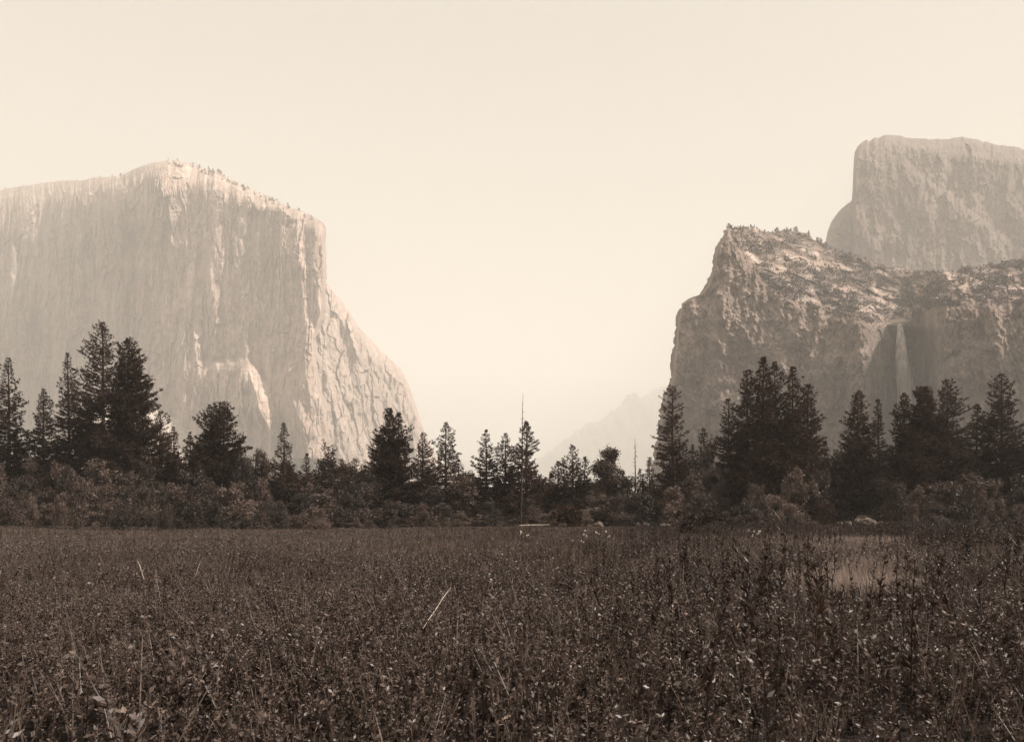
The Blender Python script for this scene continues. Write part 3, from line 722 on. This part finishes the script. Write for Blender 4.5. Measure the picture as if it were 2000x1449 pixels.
# --- understorey: bushes and small leafy trees filling the foot of the wood
PROTO = [broadleaf_meshes(8.0, 6.4, 4000 + k, stems=3 + k % 2, n=7500, bare=0.02, leaf=0.30) for k in range(10)]
PLACE = {-55: 'the leftmost conifer', 20: 'the tall conifer at the far left', 82: 'the shorter conifer at the far left', 136: 'conifer left of tallest left pine',
         203: 'the tallest left pine', 250: 'the dense dark left pine', 310: 'the pine before the talus', 374: 'the narrow conifer by the paired pines', 425: 'the paired pines',
         468: 'the small conifer by the paired pines', 514: 'the rounded bushy tree', 557: 'the slim conical pine', 598: 'the low pointed conifer', 641: 'the flat-topped pine',
         691: 'the two short ragged conifers', 759: 'the big double pine', 824: 'the slender pine', 870: 'the tall spiry pine', 952: 'the layered pine', 987: 'the middle pine of the gap',
         1026: 'the snag pine', 1119: 'the central pine clump', 1188: 'the ragged oak', 1240: 'the bare pole', 1312: 'the tall gaunt pine', 1376: 'the dark narrow conifer',
         1422: 'the slim pine before the cluster', 1489: 'the massive pine cluster', 1549: "the cluster's right half", 1671: 'the lone conical pine', 1738: 'the low dark conifer',
         1768: 'the waterfall pine', 1852: 'the tall pine past the waterfall', 1905: 'the shorter pine at the right edge', 1958: 'the second pine from the right edge', 2020: 'the rightmost pine'}
TOPS = [(-60, 900), (80, 895), (160, 880), (250, 870), (300, 895), (350, 905), (420, 920), (500, 905), (560, 925), (620, 915), (680, 915), (720, 920), (790, 925), (840, 940), (900, 935), (940, 950), (1000, 948),
        (1050, 955), (1100, 955), (1150, 940), (1220, 935), (1290, 945), (1340, 915), (1400, 910), (1480, 900), (1600, 905), (1650, 925), (1720, 905), (1800, 900), (2100, 890)]
YOUNG = [conifer_meshes(8.0, 1.9, 4100 + k, gap=.12, power=.8, dense=1.0, base=.08, tuft=.42) for k in range(4)]
def build_understorey():
    g = np.random.default_rng(55); used = {}
    keys = np.array(sorted(PLACE))
    rows = [(138, 0, 27, 'tall', 'behind'), (124, 30, 30, 'mid-height', 'beside'), (112, 56, 46, 'low', 'before'), (103, 92, 34, 'small', 'ahead')]
    for Y, dy, step, size, rel in rows:
        x = -70 + g.uniform(0, 15)
        while x < 2080:
            if Y < 120 and (1610 < x < 1740 or (Y < 105 and (1150 < x < 1320 or 1010 < x < 1070))): x += step; continue           # the open gap with pale ground
            if Y < 105: W0 = 0.55
            else: W0 = 1.0
            top = interp(x, TOPS) - 14 + dy + g.normal(0, 19)
            Yt = Y + g.uniform(-6, 5)
            if Y == 124 and 1625 < x < 1725: Yt += 10
            H = max(1.0, float(wz(top, Yt))); W = (g.uniform(44, 100)) / F * Yt * W0
            k = int(g.integers(0, len(PROTO)))
            near = keys[np.argmin(abs(keys - x))]; side = 'left of' if x < near - 7 else 'right of' if x > near + 7 else 'right at'
            wd_ = 'narrow' if W < 54 / F * Yt * W0 else 'broad' if W > 82 / F * Yt * W0 else ''
            how = 'close' if abs(x - near) < 17 else 'well'
            if side == 'right at': lab = f'{wd_} {size} bushy tree {dict(behind="directly behind", beside="touching", before="directly before", ahead="directly ahead of")[rel]} {PLACE[int(near)]}'
            else: lab = f'{wd_} {size} bushy tree {rel} and {how} {side} {PLACE[int(near)]}'
            lab = ' '.join(lab.split())
            if lab in used: lab = lab.replace('bushy tree', 'leafy tree')
            if lab in used: lab = lab.replace('leafy tree', 'rounded tree')
            if lab in used: print('DUP', lab)
            used[lab] = 1
            if size in ('tall', 'mid-height') and (int(x * 7) % 10) < (4 if size == 'tall' else 2):
                lab = lab.replace('bushy tree', 'young conifer').replace('leafy tree', 'young conifer').replace('rounded tree', 'young conifer')
                put_tree('young_conifer', YOUNG[k % 4], x, Yt, lab, 'conifer', 'young conifers in the foot of the wood', rz=g.uniform(0, 6.28), s=(H + 0.6) / 8.0, sxy=W * 0.75 / 3.8)
                x += step * g.uniform(0.75, 1.3); continue
            put_tree('bushy_tree', PROTO[k], x, Yt, lab, 'bush' if size in ('low', 'small') else 'tree', 'leafy trees and bushes at the foot of the wood',
                     rz=g.uniform(0, 6.28), s=H / 8.0, sxy=W / 6.4)
            x += step * g.uniform(0.75, 1.3)
build_understorey()

# distant wood seen through the gaps: far too many trees to count
def build_far_wood():
    g = np.random.default_rng(66); C, D, L = [], [], []
    for k in range(900):
        Y = g.uniform(230, 900); px = g.uniform(-200, 2200); H = g.uniform(12, 24) * (0.7 if 880 < px < 1290 else 1)
        H = min(H, (HY - (930 if 840 < px < 1290 else 905)) / F * Y + EYE) if Y > 0 else H
        n = 90; s = g.random(n) ** 0.6; a = g.uniform(0, 6.28, n); r = s * H * 0.16 * g.uniform(0.3, 1, n)
        c = np.stack([wx(px, Y) + r * np.cos(a), Y + r * np.sin(a), H * (1 - s * 0.95)], -1)
        C.append(c); D.append(unit(g.normal(size=(n, 3)) + np.stack([np.cos(a), np.sin(a), 0 * a], -1))); L.append(g.uniform(0.8, 1.6, n) * Y / 400 * 1.3)
    C = np.concatenate(C); D = np.concatenate(D); L = np.concatenate(L)
    V, q = diamonds(C, D, L, L * 0.6, g)
    o = obj('distant_wood', mesh('distant_wood', V, q, M['needle'])); tag(o, 'distant dark wood seen between the trees at the cliff feet', 'wood', kind='stuff')
build_far_wood()

# --- snags
def snag(px, top, Y, r, label, nb=26, lean=0.0, z_lo=0.35, seed=1, reach=0.8):
    g = np.random.default_rng(seed); H = float(wz(top, Y)); b = MB()
    t = np.linspace(0, 1, 9); P = np.stack([lean * H * t + g.normal(0, .05, 9), g.normal(0, .05, 9), t * H], -1)
    b.add(*tube(P, r * (1 - t) ** 0.8 + 0.018, 7))
    e = bpy.data.objects.new('dead_tree', None); COL.objects.link(e); e.location = (wx(px, Y), Y, 0)
    tag(e, label, 'dead tree')
    obj('trunk', b.mesh('trunk', M['snag'], True), e)
    c = MB()
    for k in range(nb):
        z = H * g.uniform(z_lo, 0.93); a = g.uniform(0, 6.28); L = reach * g.uniform(0.3, 1) * (1.1 - z / H)
        p0 = np.array([lean * z, 0, z]); d = np.array([math.cos(a), math.sin(a), g.uniform(-0.35, 0.15)])
        c.add(*tube(np.array([p0, p0 + d * L * 0.6, p0 + d * L + np.array([0, 0, 0.12 * L])]), np.array([0.035, 0.022, 0.01]), 4))
    obj('branch_stubs', c.mesh('branch_stubs', M['snag'], True), e)
snag(1018, 768, 119, 0.14, 'bare pointed snag standing before the dense pine in the valley gap', nb=40, lean=0.012, seed=5, reach=2.2)
snag(1240, 856, 126, 0.16, 'bare dead pole with short stubs standing alone right of the ragged oak', nb=46, seed=6, reach=2.4, z_lo=0.25)
snag(537, 868, 132, 0.09, 'thin dead pole just left of the slim conical pine', nb=8, seed=7)
snag(895, 905, 128, 0.09, 'thin dead pole right of the tall spiry pine', nb=8, seed=8)

# --- tiny trees along the cliff tops
def build_rim_trees():
    g = np.random.default_rng(77)
    protos = []
    for k in range(6):
        b = MB(); n = 170; s = g.random(n) ** 0.7; a = g.uniform(0, 6.28, n)
        r = (0.34 if k % 2 else 0.22) * np.sqrt(s) * g.uniform(0.2, 1, n)
        C = np.stack([r * np.cos(a), r * np.sin(a), 1 - 0.85 * s], -1)
        D = unit(g.normal(size=(n, 3)) + np.stack([np.cos(a), np.sin(a), 0 * a], -1)); L = g.uniform(.10, .2, n)
        b.add(*diamonds(C, D, L, L * 0.6, g)); b.add(*tube(np.array([(0, 0, -.15), (0, 0, .5), (0, 0, .95)]), [.03, .02, .005], 5))
        protos.append(b.mesh('rim_tree', M['brush']))
    def place(P, h, lab, grp):
        o = obj('rim_tree', protos[int(g.integers(0, 6))], loc=tuple(P)); o.scale = (h, h, h * g.uniform(.7, 1.1)); o.rotation_euler = (0, 0, g.uniform(0, 6.28))
        tag(o, lab, 'tree', grp)
    nr = 470
    top = LG[nr - 1]                                     # rim row of the left cliff
    tx = top[:, 0] / top[:, 1] * F + 1000
    xs = list(g.uniform(325, 480, 90)) + list(g.uniform(480, 634, 60)) + list(g.uniform(205, 240, 6)) + list(g.uniform(0, 200, 7))
    for x in xs:
        i = int(np.argmin(abs(tx - x))); r = int(nr - 1 - g.integers(-2, 9) * (1 if x > 330 else 0)); P = LG[r, i]
        place(P, (5 + 12 * g.random() ** 1.8) * (0.85 if x > 480 else 1), 'tiny dark tree on the rounded summit line of the left cliff', 'tiny trees along the summit of the left cliff')
    nr = 440; top = RG[nr - 1]; tx = top[:, 0] / top[:, 1] * F + 1000
    for x, h in [(1421, 14), (1428, 11), (1452, 7), (1466, 9), (1478, 8), (1493, 8), (1517, 17), (1537, 10), (1555, 15), (1579, 9), (1596, 9), (1604, 11), (1612, 10), (1509, 6), (1545, 6), (1632, 10), (1660, 10), (1690, 10)]:
        i = int(np.argmin(abs(tx - x))); place(RG[nr - 1, i] - np.array([0, 0, 1.0]), h * KR, 'tiny tree on the flat top edge of the right cliff', 'tiny trees along the top of the right cliff')
build_rim_trees()

def build_brush():
    g = np.random.default_rng(88)
    A = RG[:440]; idx = np.argwhere((RAB > 0) & (RPX > 1425))
    dens = noise(RPX / 30, RPY / 12, 201)
    # avoid the pale slabs
    slab = fbm((RPX + RPY * 1.1) / 34, (RPY - RPX * 0.42) / 9, 143, 4)
    pr = (np.clip(0.75 - 1.6 * np.clip(slab, -0.3, 1), 0.03, 1) * np.clip(dens * 2.2 - 0.3, 0.15, 1.3))[idx[:, 0], idx[:, 1]]
    sel = idx[g.random(len(idx)) < pr * 0.42]
    C, D, L = [], [], []
    for r, c in sel:
        P = A[r, c]; s = 1.0 + 4.0 * g.random() ** 2.8; k = 13
        p = P + g.normal(0, 0.42, (k, 3)) * s * np.array([1.2, 1.2, 0.6]) + np.array([0, 0, 0.4 * s])
        C.append(p); D.append(unit(g.normal(size=(k, 3)) + np.array([0, 0, .4]))); L.append(g.uniform(.5, 1.1, k) * s * 0.75)
    # scattered bushes on ledges of the wall itself
    idx = np.argwhere((RAB <= 0) & (RPY < 900)); w_ = sstep(0.25, 0.6, fbm(RPX / 12, RPY / 9, 211, 4))[idx[:, 0], idx[:, 1]]
    sel = idx[g.random(len(idx)) < w_ * 0.05]
    for r, c in sel:
        P = A[r, c]; s = g.uniform(1.1, 2.7); k = 9
        C.append(P + g.normal(0, 0.4, (k, 3)) * s + np.array([0, -0.5, 0.3 * s])); D.append(unit(g.normal(size=(k, 3)))); L.append(g.uniform(.5, 1.1, k) * s * 0.7)
    C = np.concatenate(C); D = np.concatenate(D); L = np.concatenate(L)
    V, q = diamonds(C, D, L, L * 0.75, g)
    o = obj('slope_brush', mesh('slope_brush', V, q, M['brush'])); tag(o, 'dark brush and scrub scattered over the slope of the right cliff', 'brush', kind='stuff')
build_brush()

# ------------------------------------------------------------------ meadow

def weed_proto(g, H, nleaf, ll, spread, spike=False):
    C, D, L = [], [], []
    V, Q = [], []
    stems = 1 if spike else int(g.integers(2, 4)); n0 = 0
    for s in range(stems):
        lean = g.normal(0, 0.10 if spike else 0.22, 2); hh = H * g.uniform(0.75, 1.05)
        k = nleaf // stems
        t = g.uniform(0.12, 1.0, k); P = np.stack([lean[0] * t * hh * t, lean[1] * t * hh * t, t * hh], -1)
        a = g.uniform(0, 6.28, k)
        dz = g.uniform(0.1, 0.9, k) if not spike else g.uniform(0.5, 1.6, k)
        d = unit(np.stack([np.cos(a), np.sin(a), dz], -1))
        C.append(P); D.append(d); L.append(g.uniform(.6, 1.2, k) * ll * (1.15 - 0.55 * t))
        st = np.array([(0, 0, 0), (lean[0] * hh * .25, lean[1] * hh * .25, hh * .5), (lean[0] * hh, lean[1] * hh, hh)])
        v, q = tube(st, [0.006, 0.005, 0.002], 3); V.append(v); Q.append(q + n0); n0 += len(v)
    C = np.concatenate(C); D = np.concatenate(D); L = np.concatenate(L)
    v, q = diamonds(C, D, L, L * (0.46 if not spike else 0.30), g)
    V.append(v); Q.append(q + n0)
    return np.concatenate(V), np.concatenate(Q)

def bake(protos, X, Y, S, g, Z=None):
    Vs, Qs, n0 = [], [], 0
    pick = g.integers(0, len(protos), len(X)); rot = g.uniform(0, 6.283, len(X))
    Z = gz(X, Y) if Z is None else Z
    for k, (v, q) in enumerate(protos):
        i = np.where(pick == k)[0]
        if not len(i): continue
        c, s = np.cos(rot[i])[:, None], np.sin(rot[i])[:, None]; sc_ = S[i][:, None]
        x = (v[None, :, 0] * c - v[None, :, 1] * s) * sc_ + X[i][:, None]
        y = (v[None, :, 0] * s + v[None, :, 1] * c) * sc_ + Y[i][:, None]
        z = v[None, :, 2] * sc_ + Z[i][:, None]
        VV = np.stack([x, y, z], -1).reshape(-1, 3)
        QQ = (q[None] + (np.arange(len(i)) * len(v))[:, None, None]).reshape(-1, 4) + n0
        Vs.append(VV.astype(np.float32)); Qs.append(QQ.astype(np.int32)); n0 += len(VV)
    return np.concatenate(Vs), np.concatenate(Qs)

def scatter(g, y0, y1, dens, margin=5.0):
    area = 0.72 * 2 * (y1 ** 2 - y0 ** 2) / 2 + 2 * margin * (y1 - y0)
    n = int(area * dens)
    y = np.sqrt(g.uniform(y0 ** 2, y1 ** 2, n)); x = g.uniform(-1, 1, n) * (0.72 * y + margin)
    return x, y

def pale_zone(x, y):
    px = x / y * F + 1000; py = HY + (EYE - 0.45) * F / y
    a = np.exp(-((px - 1675) / 85) ** 2 - ((py - 1116) / 30) ** 2)
    b = sstep(1470, 1500, px) * sstep(1800, 1760, px) * np.exp(-((py - 1052) / 7.0) ** 2)
    return np.clip((a * 1.4 + 0.7 * b) * (0.75 + 0.8 * fbm(x / 3.5, y / 5.0, 307, 3)), 0, 1)

def build_meadow():
    g = np.random.default_rng(99)
    near = [weed_proto(g, g.uniform(.5, .8), 66, .058, .3) for _ in range(16)]
    x, y = scatter(g, 3.4, 26, 34)
    h = 0.72 + 0.75 * fbm(x / 2.2, y / 2.2, 301, 3); keep = (g.random(len(x)) > pale_zone(x, y) * 0.9) & (g.random(len(x)) < 0.35 + 0.5 * sstep(10, 6, y) + 0.65 * sstep(-0.35, 0.15, fbm(x / 0.9, y / 0.9, 305, 2)))
    V, q = bake(near, x[keep], y[keep], (h * g.uniform(.7, 1.2, len(x)))[keep], g)
    mid = [weed_proto(g, g.uniform(.6, .85), 30, .10, .3) for _ in range(10)]
    x, y = scatter(g, 26, 70, 12)
    h = 0.8 + 0.7 * fbm(x / 4.0, y / 4.0, 302, 3); keep = (g.random(len(x)) > pale_zone(x, y) * 0.9) & (g.random(len(x)) < sstep(80, 36, y - 0.45 * x))
    V2, q2 = bake(mid, x[keep], y[keep], (h * g.uniform(.7, 1.2, len(x)))[keep], g)
    o = obj('meadow_weeds', mesh('meadow_weeds', np.concatenate([V, V2]), np.concatenate([q, q2 + len(V)]), M['weed']))
    tag(o, 'dense leafy weeds covering the foreground meadow', 'weeds', kind='stuff')
    low = [weed_proto(g, .34, 36, .06, .3) for _ in range(8)]
    x, y = scatter(g, 3.3, 15, 34); lv, lq = bake(low, x, y, g.uniform(.7, 1.4, len(x)), g)
    o = obj('low_weeds', mesh('low_weeds', lv, lq, M['weed'])); tag(o, 'low leafy ground cover between the taller foreground weeds', 'weeds', kind='stuff')
    big = [weed_proto(g, g.uniform(.55, .9), 44, .078, .3) for _ in range(10)]
    x, y = scatter(g, 3.4, 30, 14); px = x / y * F + 1000
    keep = (fbm(x / 2.6, y / 2.6, 306, 3) > 0.10 - 0.12 * sstep(900, 1600, px)) & (g.random(len(x)) > pale_zone(x, y))
    V, q = bake(big, x[keep], y[keep], g.uniform(.6, 1.25, keep.sum()), g)
    o = obj('broad_leaved_weeds', mesh('broad_leaved_weeds', V, q, M['weed'])); tag(o, 'patches of broader leaved weeds in the foreground meadow', 'weeds', kind='stuff')
    # upright dark spikes, thicker towards the right
    spk = [weed_proto(g, g.uniform(.8, 1.15), 60, .085, .3, True) for _ in range(10)]
    x, y = scatter(g, 5, 85, 6.0)
    px = x / y * F + 1000
    pr = (0.18 + 0.82 * sstep(700, 1500, px)) * sstep(-0.25, 0.45, fbm(x / 4, y / 4, 303, 3)) * (1 - 0.75 * pale_zone(x, y))
    keep = g.random(len(x)) < pr * 0.85
    V, q = bake(spk, x[keep], y[keep], g.uniform(.75, 1.3, keep.sum()) * (0.85 + 0.5 * sstep(900, 1600, px[keep])), g)
    o = obj('weed_spikes', mesh('weed_spikes', V, q, M['spike'])); tag(o, 'dark upright weed spikes standing above the meadow, thickest at the right', 'weeds', kind='stuff')
    # grass: blades near, tufts far
    def tuft(nb, H, wd):
        a = g.uniform(0, 6.28, nb); ln = g.uniform(.1, .5, nb)
        C = np.stack([g.normal(0, .08, nb), g.normal(0, .08, nb), 0 * a], -1); D = unit(np.stack([ln * np.cos(a), ln * np.sin(a), 1 + 0 * a], -1))
        return diamonds(C, D, g.uniform(.6, 1.1, nb) * H, wd, g)
    t1 = [tuft(12, .62, .014) for _ in range(8)]; t2 = [tuft(14, .55, .035) for _ in range(8)]; t3 = [tuft(16, .5, .08) for _ in range(8)]
    parts = []
    for tf, a, b, d in ((t1, 3.6, 24, 2.5), (t2, 24, 60, 6), (t3, 60, 132, 6)):
        x, y = scatter(g, a, b, d); s = 0.85 + 0.4 * fbm(x / 6, y / 6, 304, 3)
        parts.append(bake(tf, x, y, s * g.uniform(.7, 1.2, len(x)), g))
    n0 = 0; Vs = []; Qs = []
    for v, q in parts: Vs.append(v); Qs.append(q + n0); n0 += len(v)
    o = obj('meadow_grass', mesh('meadow_grass', np.concatenate(Vs), np.concatenate(Qs), M['grass'])); tag(o, 'grass of the meadow running back to the foot of the wood', 'grass', kind='stuff')
    # pale dry grass
    x, y = scatter(g, 14, 80, 24); keep = g.random(len(x)) < pale_zone(x, y) * 1.2
    tp = [tuft(16, .5, .03) for _ in range(6)]
    V, q = bake(tp, x[keep], y[keep], g.uniform(.7, 1.3, keep.sum()), g)
    o = obj('dry_grass', mesh('dry_grass', V, q, M['dry'])); tag(o, 'pale patch of dry grass among the weeds at the right', 'grass', kind='stuff')
build_meadow()

# --- tall single weeds silhouetted at the right
def build_tall_weeds():
    g = np.random.default_rng(111)
    L = [(1604, 1180, 1040), (1617, 1200, 1052), (1667, 1150, 1030), (1668, 1215, 1090), (1640, 1230, 1130), (1752, 1160, 1048), (1790, 1210, 1060), (1815, 1250, 1075), (1562, 1150, 1052), (1500, 1140, 1040),
         (1480, 1260, 1120), (1385, 1250, 1110), (1270, 1240, 1120), (1330, 1160, 1045), (1242, 1190, 1080), (1180, 1150, 1050), (1720, 1260, 1100), (1860, 1200, 1050), (1915, 1270, 1080), (1960, 1190, 1050)]
    names = ['tall dark weed stalk at the right, {} from the left of twenty']
    ordn = 'first second third fourth fifth sixth seventh eighth ninth tenth eleventh twelfth thirteenth fourteenth fifteenth sixteenth seventeenth eighteenth nineteenth twentieth'.split()
    for k, (px, b, t) in enumerate(sorted(L)):
        Y = EYE * F / (b - HY); H = float((b - t) / F * Y)
        V, q = weed_proto(g, 1.0, int(110), .085 / H * 1.0 if H > 0.3 else .1, .3, True)
        V = V * np.array([1, 1, 1.0]); V[:, :2] *= 1.0
        v2 = V * H
        o = obj('tall_weed', mesh('tall_weed', v2, q, M['spike']), loc=(float(wx(px, Y)), Y, 0)); tag(o, names[0].format(ordn[k]), 'weed', 'tall weed stalks at the right')
build_tall_weeds()

# --- low shrubs at the meadow edge
def shrub(px, top, Y, wpx, label, n=5000, mat='leaf', seed=0, leaf=.16):
    H = float(wz(top, Y)); e = put_tree('shrub', broadleaf_meshes(H, wpx / F * Y, 5000 + seed, stems=4, n=n, bare=.02, leaf=leaf, m=mat), px, Y, label, 'shrub')
shrub(1110, 990, 100, 78, 'round dark shrub at the meadow edge below the pine clump', seed=1, n=6500, mat='needle', leaf=.22)
shrub(205, 985, 104, 90, 'leafy pale shrub at the meadow edge below the left pines', seed=2)
shrub(520, 978, 103, 100, 'broad twiggy shrub in front of the rounded bushy tree', seed=3)
shrub(610, 985, 103, 70, 'rounded shrub at the meadow edge left of the big double pine', seed=4)
shrub(1380, 992, 62, 120, 'ragged dark shrub standing out in the meadow below the dark narrow conifer', seed=5, n=5200, mat='spike', leaf=.16)
shrub(1350, 1003, 56, 60, 'low dark shrub left of the ragged one out in the meadow', seed=6, n=2600, mat='spike', leaf=.14)
shrub(1612, 985, 108, 70, 'dark shrub at the left end of the pale opening', seed=7, mat='needle', leaf=.2)
shrub(1475, 998, 96, 80, 'low leafy shrub below the massive pine cluster', seed=8)
shrub(1535, 985, 104, 80, 'leafy shrub left of the pale opening under the pine cluster', seed=9)
shrub(1780, 985, 104, 90, 'dark shrub at the right end of the pale opening', seed=10, mat='needle', leaf=.2)

# --- rocks, logs and dead wood
def boulder(px, py, Y, wpx, hpx, label, seed):
    g = np.random.default_rng(seed); n, m_ = 26, 14
    a = np.linspace(0, 2 * math.pi, n, endpoint=False)[None]; t = np.linspace(0.02, 1.0, m_)[:, None]
    W = wpx / F * Y / 2; H = hpx / F * Y
    rr = np.sqrt(np.clip(1 - (1 - t) ** 2.2, 0, 1)) * (1 + 0.5 * fbm(np.cos(a) * 1.3 + seed, np.sin(a) * 1.3 + t * 1.8, seed, 4))
    X = W * rr * np.cos(a); Yy = W * 0.8 * rr * np.sin(a); Z = H * (1 - t ** 1.6) * (1 + 0.45 * fbm(np.cos(a) * 2 + t, np.sin(a) * 2, seed + 3, 3)) - 0.05 * H + 0 * a
    V = np.stack([X, Yy, Z], -1).reshape(-1, 3)
    i = np.arange(m_ - 1)[:, None] * n + np.arange(n)[None]; j = np.arange(m_ - 1)[:, None] * n + (np.arange(n) + 1)[None] % n
    q = np.stack([i, j, j + n, i + n], -1).reshape(-1, 4)
    V = np.concatenate([V, [[0, 0, V[:, 2].max()]]]); cap = np.array([(len(V) - 1, (k + 1) % n, k) for k in range(n)])
    o = obj('boulder', mesh('boulder', V, [q, cap], M['boulder']), loc=(float(wx(px, Y)), Y, float(wz(py, Y)))); o.location.z = max(0, min(0.6, o.location.z))
    tag(o, label, 'boulder', 'pale boulders at the foot of the wood')
boulder(1168, 1022, 97, 22, 9, 'pale boulder right of the round dark shrub', 1)
boulder(1247, 1012, 108, 9, 6, 'small pale boulder left of the pair below the bare pole', 2)
boulder(1262, 1013, 107, 13, 6, 'pale boulder, right one of the pair below the bare pole', 3)
boulder(1300, 1018, 104, 20, 5, 'flat pale rock below the tall gaunt pine', 4)
boulder(1690, 1008, 108, 46, 16, 'large rounded boulder in the pale opening under the lone pine', 5)
boulder(1655, 1012, 110, 16, 8, 'small boulder left of the large rounded one in the pale opening', 6)
boulder(1722, 1014, 108, 22, 8, 'low boulder right of the large rounded one in the pale opening', 7)
boulder(1640, 1014, 112, 12, 7, 'smallest boulder at the left end of the pale opening', 8)

def stick(name, pts, rads, mat, label, cat, forks=()):
    b = MB(); b.add(*tube(np.array(pts), rads, 6))
    for p, r in forks: b.add(*tube(np.array(p), r, 5))
    o = obj(name, b.mesh(name, mat, True)); tag(o, label, cat); return o
def P(px, py, Y): return (float(wx(px, Y)), Y, float(wz(py, Y)))
stick('fallen_log', [P(1014, 1026, 92), P(1030, 1025.5, 92), P(1052, 1025, 92.4), P(1074, 1024.5, 93)], [.085, .10, .07, .04], M['deadwood'], 'thin bleached log lying at the meadow edge below the snag pine', 'log')
stick('dead_branch', [P(826, 1227, 8.4), P(838, 1208, 8.5), P(851, 1190, 8.6), P(862, 1172, 8.7), P(872, 1158, 8.8), P(881, 1147, 8.9)], [.003, .005, .006, .005, .004, .002], M['deadwood'],
      'bleached forked dead branch slanting up out of the foreground weeds', 'branch', [([P(858, 1179, 8.68), P(866, 1160, 8.7), P(878, 1150, 8.6)], [.007, .006, .003])])
stick('dead_stalk', [P(281, 1130, 11), P(277, 1118, 11), P(273, 1104, 11.1), P(268, 1094, 11.2)], [.005, .006, .005, .002], M['deadwood'], 'pale broken stalk in the weeds at the far left', 'stalk',
      [([P(277, 1118, 11), P(283, 1108, 11)], [.008, .004])])
stick('dead_stalk', [P(382, 1125, 11.4), P(386, 1112, 11.4), P(390, 1100, 11.5)], [.003, .003, .002], M['deadwood'], 'thin pale stalk right of the broken one at the far left', 'stalk')
stick('leaning_pole', [P(1526, 1020, 98), P(1521, 1010, 98), P(1514, 1000, 98), P(1508, 995, 98)], [.03, .03, .025, .02], M['deadwood'], 'short bleached pole leaning under the massive pine cluster', 'pole')
stick('leaning_pole', [P(1532, 1052, 42), P(1527, 1040, 42), P(1519, 1028, 42.5)], [.012, .012, .008], M['deadwood'], 'pale pole leaning out of the grass in the right middle meadow', 'pole')

def build_flowers():
    g = np.random.default_rng(121)
    spots = [(1142, 1036), (1140, 1044), (1144, 1050), (1137, 1058), (1117, 1054), (1165, 1040), (1171, 1044), (1183, 1038), (1190, 1046), (1018, 1040), (1030, 1044), (1463, 1034), (1472, 1038), (1480, 1041), (1470, 1046), (1484, 1036)]
    for k, (px, py) in enumerate(spots):
        Y = 34 + g.uniform(-2, 2); b = MB()
        for j in range(2):
            c = g.normal(0, 0.022, (9, 3)) + np.array([g.normal(0, .02), g.normal(0, .02), g.normal(0, .03)]); b.add(*diamonds(c, unit(g.normal(size=(9, 3))), .05, .035, g))
        e = bpy.data.objects.new('flower_head', None); COL.objects.link(e); e.location = P(px, py, Y)
        tag(e, 'small cluster of white flowers among the weeds in mid meadow', 'flower', 'white flower heads in the middle of the meadow')
        obj('petals', b.mesh('petals', M['petal']), e)
        z = e.location.z; obj('stem', (lambda t: mesh('stem', t[0], t[1], M['spike']))(tube(np.array([(0, 0, -z), (0.02, 0, -z / 2), (0, 0, 0)]), [.008, .006, .005], 4)), e)
build_flowers()

# ------------------------------------------------------------------ haze
def build_haze():
    x0, x1, y0, y1, z0, z1 = -11500, 11500, -900, 13200, -20, 2600
    V = np.array([(x, y, z) for z in (z0, z1) for y in (y0, y1) for x in (x0, x1)], float)
    q = np.array([(0, 2, 3, 1), (4, 5, 7, 6), (0, 1, 5, 4), (2, 6, 7, 3), (0, 4, 6, 2), (1, 3, 7, 5)])
    m = bpy.data.materials.new('valley_haze'); m.use_nodes = True; n = m.node_tree.nodes; n.clear()
    pv = n.new('ShaderNodeVolumePrincipled'); pv.inputs['Density'].default_value = 0.00018
    pv.inputs['Color'].default_value = (0.99, 0.945, 0.885, 1); pv.inputs['Anisotropy'].default_value = 0.0
    o_ = n.new('ShaderNodeOutputMaterial'); m.node_tree.links.new(pv.outputs[0], o_.inputs['Volume'])
    o = obj('haze', mesh('haze', V, q, m)); tag(o, 'bright haze filling the valley and fading the far cliffs', 'haze', kind='stuff')
build_haze()
